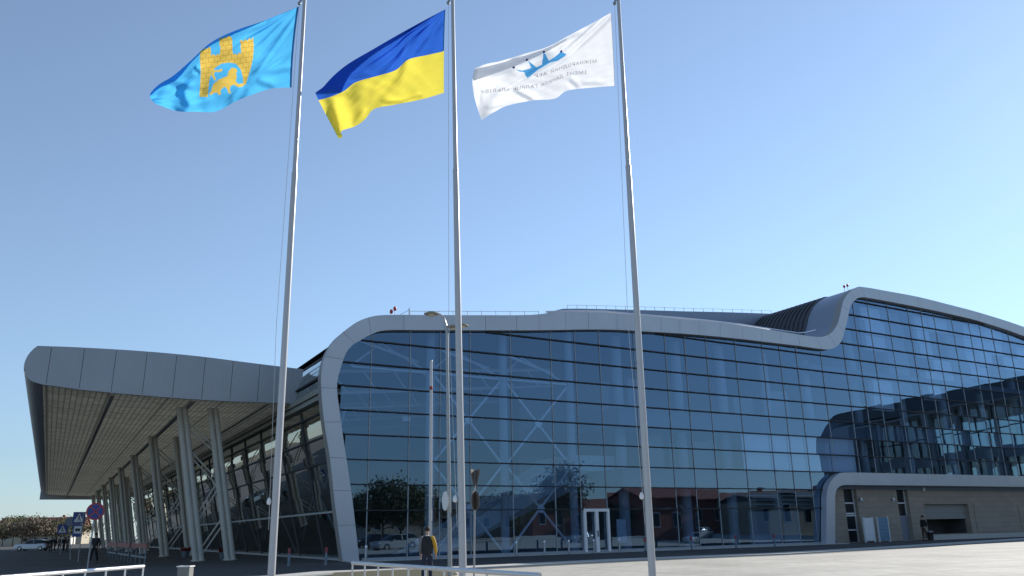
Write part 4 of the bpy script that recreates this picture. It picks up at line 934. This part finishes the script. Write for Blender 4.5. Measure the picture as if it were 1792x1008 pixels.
# ------------------------------------------------------------------ bollards, barriers, bins
def bollard(P, label, red, h=.78, first=None):
    if first is None:
        o = thing('bollard', label, 'bollard', P, group='bollards'); m = MB()
        m.lathe(P, [(.09, 0), (.09, .02), (.06, .03), (.06, h-.02), (.045, h), (.001, h)], 12); m.build('post', 'grey_blue_paint' if red else 'pole_grey', o, smooth=True)
        if red: MB().lathe(P, [(.064, h-.24), (.064, h-.02), (.05, h+.004), (.001, h+.008)], 12).build('red_band', 'red_paint', o, smooth=True)
        else: MB().lathe(P, [(.064, h-.1), (.064, h-.02), (.05, h+.004), (.001, h+.008)], 12).build('cap', 'rail_steel', o, smooth=True)
        return o
    return copy_tree(first, loc=P, label=label)
rb = None
for x, y, lab in ((505, 991, 'red topped grey bollard nearest the left flagpole'), (570, 989, 'red topped grey bollard midway between the left flagpole and the grey frame foot')):
    P = gnd(x, y); o = bollard(P, lab, True, first=rb); rb = rb or o
for x, lab in ((1101, 'red topped bollard right of the glass double doors'), (1181, 'red topped bollard in the first gap right of the rightmost flagpole'), (1258, 'red topped bollard two places right of the rightmost flagpole'), (1325, 'red topped bollard nearest the rounded annex frame')):
    s_ = fsh(x, 950)[0]; P = E(s_, -1.6, 0); copy_tree(rb, loc=P, label=lab)
gb_ = None
for x, lab in ((623, 'grey bollard at the foot of the big grey frame'), (739, 'grey bollard left of the person in the dark waistcoat'), (880, 'grey bollard nearest the middle flagpole on its right'), (928, 'second grey bollard right of the middle flagpole'), (970, 'third grey bollard right of the middle flagpole'), (1013, 'grey bollard just left of the glass double doors'), (1057, 'grey bollard standing before the glass double doors')):
    s_ = fsh(x, 955)[0]; P = E(s_, -1.6, 0); P[2] = gh(P); o = bollard(P, lab, False, first=gb_); gb_ = gb_ or o
# red topped barrier panels along the drop off road
q0 = gnd(186, 976); q1 = gnd(256, 991)
for i, lab in enumerate(('red topped grey barrier panel nearest the white railing', 'middle red topped grey barrier panel beside the drop off road', 'red topped grey barrier panel farthest down the drop off road')):
    a = q1+(q0-q1)*(i/3+.02); b = q1+(q0-q1)*((i+1)/3-.02); o = thing('barrier', lab, 'barrier', a, group='road barriers')
    dr2 = (b-a)/np.linalg.norm(b-a); n2 = np.cross(dr2, UP); L = np.linalg.norm(b-a)
    m = MB(); m.bar(a+UP*.95, b+UP*.95, .05, .24, UP); m.build('top_panel', 'red_paint', o)
    for k in range(4): p = a+(b-a)*(.05+.3*k); MB().bar(p, p+UP*.83, .06, .05, n2).build('leg', 'grey_blue_paint', o)
    MB().bar(a+UP*.4, b+UP*.4, .03, .1, UP).build('lower_panel', 'grey_blue_paint', o)
for x, y, lab in ((324, 975, 'red topped planter left of the nearest canopy column'), (391, 978, 'red topped planter between the two nearest canopy columns')):
    P = gnd(x, y); o = thing('planter', lab, 'planter', P, group='planters')
    m = MB(); m.lathe(P, [(.2, 0), (.27, .35), (.3, .42), (.24, .42), (.22, .36), (.001, .36)], 16); m.build('pot', 'grey_blue_paint', o, smooth=True)
    m = MB()
    for i in range(160):
        u, v_ = rng.random()*6.28, rng.random(); r = .3*math.sqrt(rng.random()); c_ = P+np.array([math.cos(u)*r, math.sin(u)*r, .42+.2*v_*(1-r)]); d1 = rng.normal(0, .06, 3); d2 = rng.normal(0, .06, 3); m.quad(c_-d1, c_-d2, c_+d1, c_+d2)
    m.build('flowers', 'red_paint', o)
P = ground_at(324.5, 24); o = thing('litter_bin', 'square grey concrete litter bin at the bottom left of the plaza', 'bin', P)
c = at(324.5, 1000, 24); w = .165; tz = at(324.5, 990, 24)[2]
m = MB(); m.box(P[0]-w, P[0]+w, P[1]-w, P[1]+w, P[2], tz-.03); m.build('body', 'bin_grey', o, bevel=.015)
m = MB()
for x0, x1, y0, y1 in ((-w-.02, w+.02, -w-.02, -w+.04), (-w-.02, w+.02, w-.04, w+.02), (-w-.02, -w+.04, -w+.04, w-.04), (w-.04, w+.02, -w+.04, w-.04)): m.box(P[0]+x0, P[0]+x1, P[1]+y0, P[1]+y1, tz-.03, tz)
m.build('rim', 'sign_white', o); MB().box(P[0]-w+.05, P[0]+w-.05, P[1]-w+.05, P[1]+w-.05, tz-.028, tz-.012).build('liner', 'black_metal', o)
# display boards before the annex
for x, y, wd, h, mt, lab in ((1511, 946.5, 1.0, 1.75, 'panel_white', 'white display board leaning by the dark annex doorway'), (1536, 944.5, 1.15, 1.75, 'panel_blue', 'blue striped display board with a white edge, right of the white board')):
    s_ = fsh(x, y)[0]; P = E(s_, -.62, .0); o = thing('display_board', lab, 'board', P)
    MB().fbox(s_-wd/2, s_+wd/2, -.66, -.6, .12, h).build('panel', mt, o)
    for a in (-wd/2-.07, wd/2+.01): MB().fbox(s_+a, s_+a+.06, -.7, -.56, 0, h+.06).build('leg', 'panel_white', o)
    if mt == 'panel_blue':
        m = MB()
        for k in range(5): m.fbox(s_-wd/2+.02, s_+wd/2-.02, -.667, -.661, .3+k*.28, .36+k*.28)
        m.build('stripes', 'grey_blue_paint', o)
s_ = fsh(1613.5, 940)[0]; P = E(s_, -.75, 0); o = thing('waste_bin', 'small dark bin beside the person at the annex wall', 'bin', P)
m = MB(); m.lathe(P, [(.2, 0), (.24, .6), (.25, .62), (.001, .63)], 14); m.build('body', 'black_metal', o, smooth=True); MB().lathe(P, [(.26, .6), (.26, .66), (.1, .72), (.001, .73)], 14).build('lid', 'pole_grey', o, smooth=True)

# ------------------------------------------------------------------ people
def skin_obj(name, pts, edges, radii, mt, parent, root=0, sub=2, off=(0, 0, 0)):
    me = bpy.data.meshes.new(name); me.from_pydata([tuple(map(float, p)) for p in pts], edges, []); o = bpy.data.objects.new(name, me); COL.objects.link(o); me.materials.append(MATS[mt])
    md = o.modifiers.new('skin', 'SKIN'); md.use_smooth_shade = True
    for i, r in enumerate(radii):
        r = r if hasattr(r, '__len__') else (r, r); me.skin_vertices[0].data[i].radius = r; me.skin_vertices[0].data[i].use_root = (i == root)
    if sub: s2 = o.modifiers.new('subsurf', 'SUBSURF'); s2.levels = sub; s2.render_levels = sub
    o.parent = parent; WLOC[o.name] = Vector((0, 0, 0)); return o
def person(loc, rz, label, jacket, trousers, h=1.75, step=.12, arms=((.06, .05), (-.06, .05)), sleeve=None, vest=False, bag=None, lean=0., group=None):
    """local frame: facing +Y, z up"""
    k = h/1.75; r = thing('person', label, 'person', loc, rz, group, local=True)
    def sc(L): return [(x*k, (y+lean*max(0, z-.9))*k, z*k) for x, y, z in L]
    st = step
    J = dict(pel=(0, 0, .95), wai=(0, .0, 1.08), che=(0, .01, 1.28), nb=(0, -.005, 1.44), nt=(0, .015, 1.52), hl=(0, .03, 1.60), ht=(0, .02, 1.70))
    pts = [J['pel'], J['wai'], J['che'], J['nb'], J['nt'], J['hl'], J['ht']]; ed = [(i, i+1) for i in range(6)]; rad = [(.15, .11), (.14, .10), (.165, .115), (.075, .07), (.055, .055), (.076, .09), (.07, .085)]
    pts.append((0, .125, 1.585)); ed.append((5, 7)); rad.append((.02, .018))       # nose and chin line
    hands = []
    for sg, (ay, ax_) in zip((-1, 1), arms):
        b = len(pts); sh = (sg*.19, 0, 1.40); el = (sg*(.24+ax_), -.03+ay*.3, 1.13); wr = (sg*(.25+ax_), .04+ay, .90); pa = (sg*(.25+ax_), .06+ay, .83)
        pts += [sh, el, wr, pa]; rad += [.062, .045, .03, (.042, .02)]; ed += [(2, b), (b, b+1), (b+1, b+2), (b+2, b+3)]; hands.append((sg, sh, el, wr, pa))
        for fx, fl in ((-.03, .07), (-.01, .085), (.01, .08), (.028, .062)):        # fingers
            c = len(pts); pts += [(pa[0]+sg*.005, pa[1]+fx, pa[2]-.03), (pa[0]-sg*.012, pa[1]+fx+.004, pa[2]-.03-fl*.6), (pa[0]-sg*.03, pa[1]+fx+.01, pa[2]-.03-fl)]; rad += [.011, .009, .008]; ed += [(b+3, c), (c, c+1), (c+1, c+2)]
        c = len(pts); pts += [(pa[0]-sg*.02, pa[1]+.045, pa[2]+.0), (pa[0]-sg*.035, pa[1]+.06, pa[2]-.04)]; rad += [.012, .009]; ed += [(b+3, c), (c, c+1)]
    legs = []
    for sg in (-1, 1):
        b = len(pts); fy = sg*st; hip = (sg*.095, 0, .90); kn = (sg*.105, fy*.5+.035, .50); an = (sg*.11, fy-.02, .09); to = (sg*.12, fy+.14, .03)
        pts += [hip, kn, an, to]; rad += [.085, .058, .042, (.045, .03)]; ed += [(0, b), (b, b+1), (b+1, b+2), (b+2, b+3)]; legs.append((hip, kn, an, to, fy))
    rad = [tuple(np.array(q if hasattr(q, '__len__') else (q, q))*k) for q in rad]
    skin_obj('body', sc(pts), ed, rad, 'skin_tone', r)
    # clothes follow the same skeleton, a little larger
    p = [(0, 0, .80 if vest else .86), J['wai'], J['che'], (0, 0, 1.42), (0, .0, 1.475)]; e = [(0, 1), (1, 2), (2, 3), (3, 4)]; q = [(.175, .135), (.165, .125), (.19, .14), (.11, .095), (.07, .068)]
    if not vest:
        for sg, sh, el, wr, pa in hands: b = len(p); p += [sh, el, wr]; q += [.078, .06, .045]; e += [(2, b), (b, b+1), (b+1, b+2)]
    if vest: q = [(.21, .16), (.205, .16), (.235, .165), (.19, .13), (.08, .075)]
    skin_obj('jacket', sc(p), e, [tuple(np.array(z if hasattr(z, '__len__') else (z, z))*k) for z in q], jacket, r)
    if vest:
        for sg, sh, el, wr, pa in hands: skin_obj('sleeve', sc([(sg*.12, 0, 1.40), sh, el, wr]), [(0, 1), (1, 2), (2, 3)], [.09*k, .088*k, .066*k, .05*k], sleeve if sg > 0 else 'cloth_grey', r)
        skin_obj('collar', sc([(0, -.005, 1.43), (0, .005, 1.50)]), [(0, 1)], [(.105*k, .09*k), (.068*k, .07*k)], 'cloth_white', r)
    p = [(0, 0, 1.0), (0, 0, .93)]; e = [(0, 1)]; q = [(.155, .12), (.16, .125)]
    for hip, kn, an, to, fy in legs: b = len(p); p += [hip, kn, (an[0], an[1], an[2]+.02)]; q += [.1, .075, .062]; e += [(1, b), (b, b+1), (b+1, b+2)]
    skin_obj('trousers', sc(p), e, [tuple(np.array(z if hasattr(z, '__len__') else (z, z))*k) for z in q], trousers, r)
    for hip, kn, an, to, fy in legs: skin_obj('shoe', sc([(an[0], an[1]-.03, .055), (an[0], an[1]+.06, .05), (to[0], to[1]+.02, .035)]), [(0, 1), (1, 2)], [(.052*k, .05*k), (.05*k, .045*k), (.045*k, .032*k)], 'shoe', r)
    m = MB(); c = sc([(0, .012, 1.665)])[0]
    m.lathe_sc(c, [(math.sin(a)*.105*k+1e-4, math.cos(a)*.105*k) for a in np.linspace(0, 2.0, 9)], 0, (.86, 1.02, 1.02), 16); m.build('hair', 'hair_dark', r, smooth=True)
    return r
def az_to(P): return math.atan2(P[0], P[1])
# seen from behind, dark waistcoat over a yellow sleeved top
P = ground_at(747, 26); person(P, -az_to(P)-.15, 'person seen from behind in a dark waistcoat with one yellow sleeve', 'cloth_black', 'cloth_navy', h=1.6, vest=True, sleeve='cloth_yellow', arms=((.06, -.02), (.06, .03)), step=.1)
P = gnd(163, 986); person(P, -az_to(P)+2.6, 'person in dark clothes walking beside the round no stopping sign', 'cloth_black', 'cloth_black', h=1.68, step=.22)
s_ = fsh(1602, 944)[0]; P = E(s_, -.9, 0); P[2] = ZB; person(P, -TH+2.9, 'person in dark clothes standing against the annex wall beside the small bin', 'cloth_black', 'cloth_brown', h=1.86, step=.05)
grp = [(90, 'cloth_black', 'person in black at the left end of the group beyond the silver car'), (97, 'cloth_navy', 'person in navy second from the left in the group beyond the silver car'), (105, 'cloth_brown', 'person in brown in the middle of the group beyond the silver car'), (112, 'cloth_black', 'person in black right of centre in the group beyond the silver car'), (118.5, 'cloth_brown', 'person in brown at the right end of the group beyond the silver car')]
for i, (x, c_, lab) in enumerate(grp):
    Y = 96+(i % 3)*3; P = at(x, 950, Y); P[2] = ZB; person(P, i*1.3+.4, lab, c_, 'cloth_navy' if i % 2 else 'cloth_black', h=1.66+.05*(i % 3), step=.08)

# ------------------------------------------------------------------ cars
def car(loc, rz, label, paint, group=None):
    r = thing('parked_car', label, 'car', loc, rz, group, local=True)
    def loft(prof, mt, name, par):          # prof: x stations of (x, z0, z1, half width bottom, half width top)
        m = MB(); n = 0; vs = []; fs = []
        for x, z0, z1, w0, w1 in prof:
            zm = (z0+z1)/2; vs += [(x, -w0*.93, z0), (x, -w0, z0+.1*(z1-z0)), (x, -(w0+w1)/2*1.02, zm), (x, -w1, z1-.08*(z1-z0)), (x, -w1*.9, z1), (x, w1*.9, z1), (x, w1, z1-.08*(z1-z0)), (x, (w0+w1)/2*1.02, zm), (x, w0, z0+.1*(z1-z0)), (x, w0*.93, z0)]
        for i in range(len(prof)-1): fs += [(i*10+k, i*10+(k+1) % 10, (i+1)*10+(k+1) % 10, (i+1)*10+k) for k in range(10)]
        fs += [tuple(range(10)), tuple(range(len(prof)*10-1, len(prof)*10-11, -1))]; m.add(vs, fs); return m.build(name, mt, par, smooth=True)
    body = loft([(-2.2, .34, .62, .70, .66), (-2.12, .26, .82, .80, .76), (-1.7, .22, .90, .86, .82), (-.9, .2, .93, .87, .83), (.6, .2, .94, .87, .83), (1.6, .22, .98, .86, .80), (2.05, .26, .96, .82, .76), (2.16, .36, .8, .74, .7)], paint, 'body', r)
    loft([(-1.05, .88, .93, .74, .70), (-.45, .9, 1.36, .76, .58), (0, .92, 1.43, .77, .6), (1.1, .92, 1.42, .77, .6), (1.75, .92, 1.28, .75, .58), (1.98, .93, .99, .72, .66)], 'car_glass', 'windows', r)
    loft([(-.38, 1.35, 1.40, .575, .55), (0, 1.41, 1.465, .595, .57), (1.1, 1.40, 1.46, .595, .57), (1.7, 1.27, 1.32, .57, .54)], paint, 'roof', r)
    m = MB()
    for sg in (-1, 1):
        for x0, x1 in ((-.98, -.42), (.32, .36), (1.3, 1.78)):
            if x0 == .32: m.bar((x0, sg*.785, .93), (x0, sg*.61, 1.42), .07, .03, (0, sg, 0))
    m.build('pillar', paint, r)
    for sx in (-1.38, 1.32):
        for sg in (-1, 1):
            w = MB(); q = [(0.2, -.1), (.3, -.1), (.32, -.06), (.32, .06), (.3, .1), (.2, .1)]; vs = []; fs = []
            for rr, y in q: vs += [(sx+rr*math.cos(2*math.pi*k/20), sg*.78+y, .32+rr*math.sin(2*math.pi*k/20)) for k in range(20)]
            for i in range(5): fs += [(i*20+k, i*20+(k+1) % 20, (i+1)*20+(k+1) % 20, (i+1)*20+k) for k in range(20)]
            w.add(vs, fs); wh = w.build('wheel', 'tyre', r, smooth=True)
            d = MB(); d.add([(sx, sg*.86, .32)]+[(sx+.205*math.cos(2*math.pi*k/20), sg*.85, .32+.205*math.sin(2*math.pi*k/20)) for k in range(20)], [(0, 1+k, 1+(k+1) % 20) for k in range(20)]); d.build('rim', 'rim', wh)
    for sg in (-1, 1):
        MB().box(-2.2, -2.02, sg*.62-.16, sg*.62+.16, .62, .76).build('headlight', 'headlamp', r, bevel=.03); MB().box(2.04, 2.15, sg*.64-.12, sg*.64+.12, .68, .86).build('tail_light', 'tail_red', r, bevel=.02)
        MB().box(-.75, -.6, sg*.93-.07, sg*.93+.07, .94, 1.06).build('mirror', paint, r, bevel=.02)
    return r
P = at(57.5, 960, 118); P[2] = ZB; car0 = car(P, RAD(4), 'silver estate car parked at the far left of the road', 'car_silver')

# ------------------------------------------------------------------ trees
def tree(loc, h, w, label, leaf, n, seed, group, bare=.0, size=.22):
    rg = np.random.default_rng(seed); r = thing('tree', label, 'tree', loc, rg.random()*6.28, group, local=True); m = MB(); th = h*.34
    m.tube([(0, 0, -.2), (.03*h*.1, 0, th*.6), (.05, .05, th), (.1, .0, h*.8)], [h*.022, h*.018, h*.015, h*.004], 8); ends = []
    for i in range(11):
        a = rg.random()*6.28; z0 = th*(.75+.9*rg.random()); L = w*(.35+.25*rg.random()); e_ = np.array([math.cos(a)*L, math.sin(a)*L, z0+h*(.12+.22*rg.random())]); mid_ = np.array([math.cos(a)*L*.45, math.sin(a)*L*.45, z0+h*.05])
        m.tube([(.04, .02, z0), mid_, e_], [h*.009, h*.006, h*.002], 5); ends.append(e_); ends.append(mid_+(0, 0, h*.1))
    for i in range(6): ends.append(np.array([rg.normal(0, w*.12), rg.normal(0, w*.12), h*(.72+.24*rg.random())]))
    m.build('trunk', 'bark', r); c = MB(); vs = []; fs = []
    for i in range(n):
        e_ = ends[rg.integers(len(ends))]; p = e_+rg.normal(0, 1, 3)*np.array([w*.11, w*.11, h*.065]); a1 = rg.normal(0, 1, 3); a1 /= np.linalg.norm(a1); a2 = np.cross(a1, rg.normal(0, 1, 3)); a2 /= np.linalg.norm(a2); s_ = size*(.6+.8*rg.random())
        b = len(vs); vs += [p-a1*s_, p-a2*s_*.5, p+a1*s_, p+a2*s_*.5]; fs.append((b, b+1, b+2, b+3))
    c.add(vs, fs); c.build('crown', leaf, r); return r
def far(x, Y, z=ZB): P = at(x, 950, Y); P[2] = z; return P
FT = 'trees on the horizon at the far left'
fars = [(4, 250, 8, 8, 'leaf_brown', 'brown bare tree at the very left edge of the horizon'), (22, 240, 9, 9, 'leaf_brown', 'brown tree left of the silver car on the horizon'), (38, 230, 10, 11, 'leaf_olive', 'olive yellow tree directly above the silver car'), (52, 225, 9, 10, 'leaf_brown', 'reddish brown tree above the rear of the silver car'), (66, 260, 9, 11, 'leaf_olive', 'olive tree left of the small white house'), (80, 250, 9, 10, 'leaf_brown', 'brown tree behind the small white house'), (128, 240, 9, 10, 'leaf_olive', 'green tree behind the pedestrian crossing sign'), (12, 330, 11, 12, 'leaf_dark', 'dark tall tree beyond the left edge trees'), (94, 330, 11, 14, 'leaf_dark', 'dark tree behind the waiting group')]
for i, (x, Y, h, w, lf, lab) in enumerate(fars): tree(far(x, Y), h*.8, w*1.15, lab, lf, 3200, 20+i, FT, size=.26)
def house(P, rz, w, d, h, rh, wall, roofm, label, group, nw=4):
    o = thing('house', label, 'house', P, rz, group, local=True); MB().box(-w/2, w/2, -d/2, d/2, -.5, h).build('wall', wall, o)
    m = MB(); m.slab([(-w/2-.4, -d/2-.5, h-.1), (w/2+.4, -d/2-.5, h-.1), (w/2+.4, 0, h+rh), (-w/2-.4, 0, h+rh)], (0, 0, .2)); m.slab([(-w/2-.4, d/2+.5, h-.1), (w/2+.4, d/2+.5, h-.1), (w/2+.4, 0, h+rh), (-w/2-.4, 0, h+rh)], (0, 0, .2))
    for sx in (-w/2, w/2-.15): m.slab([(sx, -d/2, h), (sx, d/2, h), (sx, 0, h+rh)], (.15, 0, 0))
    rf = m.build('roof', roofm, o); MB().box(w*.2, w*.2+.7, -.4, .4, h+rh*.5, h+rh+.9).build('chimney', 'brick_red', rf)
    for i in range(nw):
        for sy in (-1, 1):
            x = -w/2+w*(i+.5)/nw; f_ = MB().box(x-.65, x+.65, sy*d/2-.03, sy*d/2+.03, h*.35, h*.75).build('window', 'sign_white', o); MB().box(x-.55, x+.55, sy*d/2-.05, sy*d/2+.05, h*.38, h*.72).build('pane', 'window_dark', f_)
    return o
house(far(70, 250), .5, 10, 7, 2.8, 2.0, 'render_white', 'roof_slate', 'small white house with a grey roof behind the silver car', None)
house(far(90, 270), .3, 12, 8, 3.0, 1.2, 'render_white', 'roof_slate', 'low white building behind the waiting group', None)
house(far(75, 290), .2, 26, 10, 5, 3.6, 'render_beige', 'roof_tile', 'long house with a red tiled roof on the horizon', None)
house(far(14, 300), .8, 10, 7, 3, 2, 'render_beige', 'roof_tile', 'small beige house at the left edge of the horizon', None)

# ------------------------------------------------------------------ surroundings behind the camera, mirrored in the glass
def mir(x, dist, h=0.):                     # place seen in the facade at pixel column x, dist metres beyond the glass
    P = hit(x, 900, NI*OFF, NI); d = ray(x, 900); d[2] = 0; d /= np.linalg.norm(d); rfl = d-2*(d @ NI)*NI; q = np.array([P[0], P[1], 0])+rfl*dist; q[2] = h; return q
RT = 'trees mirrored in the facade'
mt_ = [(640, 70, 8.5, 8, 'leaf_dark', 'dark green tree mirrored beside the frame foot'), (668, 66, 9.5, 9, 'leaf_dark', 'broad dark tree mirrored in the second bay of panes'), (700, 72, 10.5, 10, 'leaf_olive', 'tall olive tree mirrored left of the slim white pole'), (735, 80, 8, 8, 'leaf_brown', 'brown tree mirrored behind the slim white pole'), (905, 85, 9, 10, 'leaf_olive', 'olive tree mirrored above the staircase'), (985, 60, 12, 7, 'leaf_dark', 'tall dark tree mirrored left of the double doors'), (1085, 100, 7, 9, 'leaf_dark', 'low dark tree mirrored right of the double doors')]
for i, (x, dd, h, w, lf, lab) in enumerate(mt_): tree(mir(x, dd), h*.8, w, lab, lf, 5200, 60+i, RT, size=.19)
def block(x, dist, w, d, h, rh, wall, roofm, lab, nw): P = mir(x, dist); house(P, -TH+math.pi/2+.15, w, d, h, rh, wall, roofm, lab, None, nw)
block(1100, 112, 46, 12, 5.5, 2.2, 'brick_red', 'roof_tile', 'long brick building mirrored in the panes right of the double doors', 12)
block(1270, 105, 40, 12, 6.3, 1.8, 'brick_red', 'roof_tile', 'long red brick building mirrored in the panes before the annex', 10)
block(1390, 95, 24, 11, 6.0, 1.2, 'render_beige', 'roof_slate', 'beige building mirrored beside the annex frame', 6)
block(815, 110, 40, 12, 5, 2, 'render_beige', 'roof_slate', 'beige building mirrored below the staircase', 10)
for x, dd, lab, pt in ((690, 34, 'white car mirrored in the third bay of panes', 'car_white'), (655, 38, 'dark car mirrored beside the frame foot', 'car_dark'), (1020, 44, 'silver car mirrored by the double doors', 'car_silver'), (1220, 52, 'white car mirrored under the brick building', 'car_white')):
    P = mir(x, dd); P[2] = gh(P); car(P, RAD(20), lab, pt)
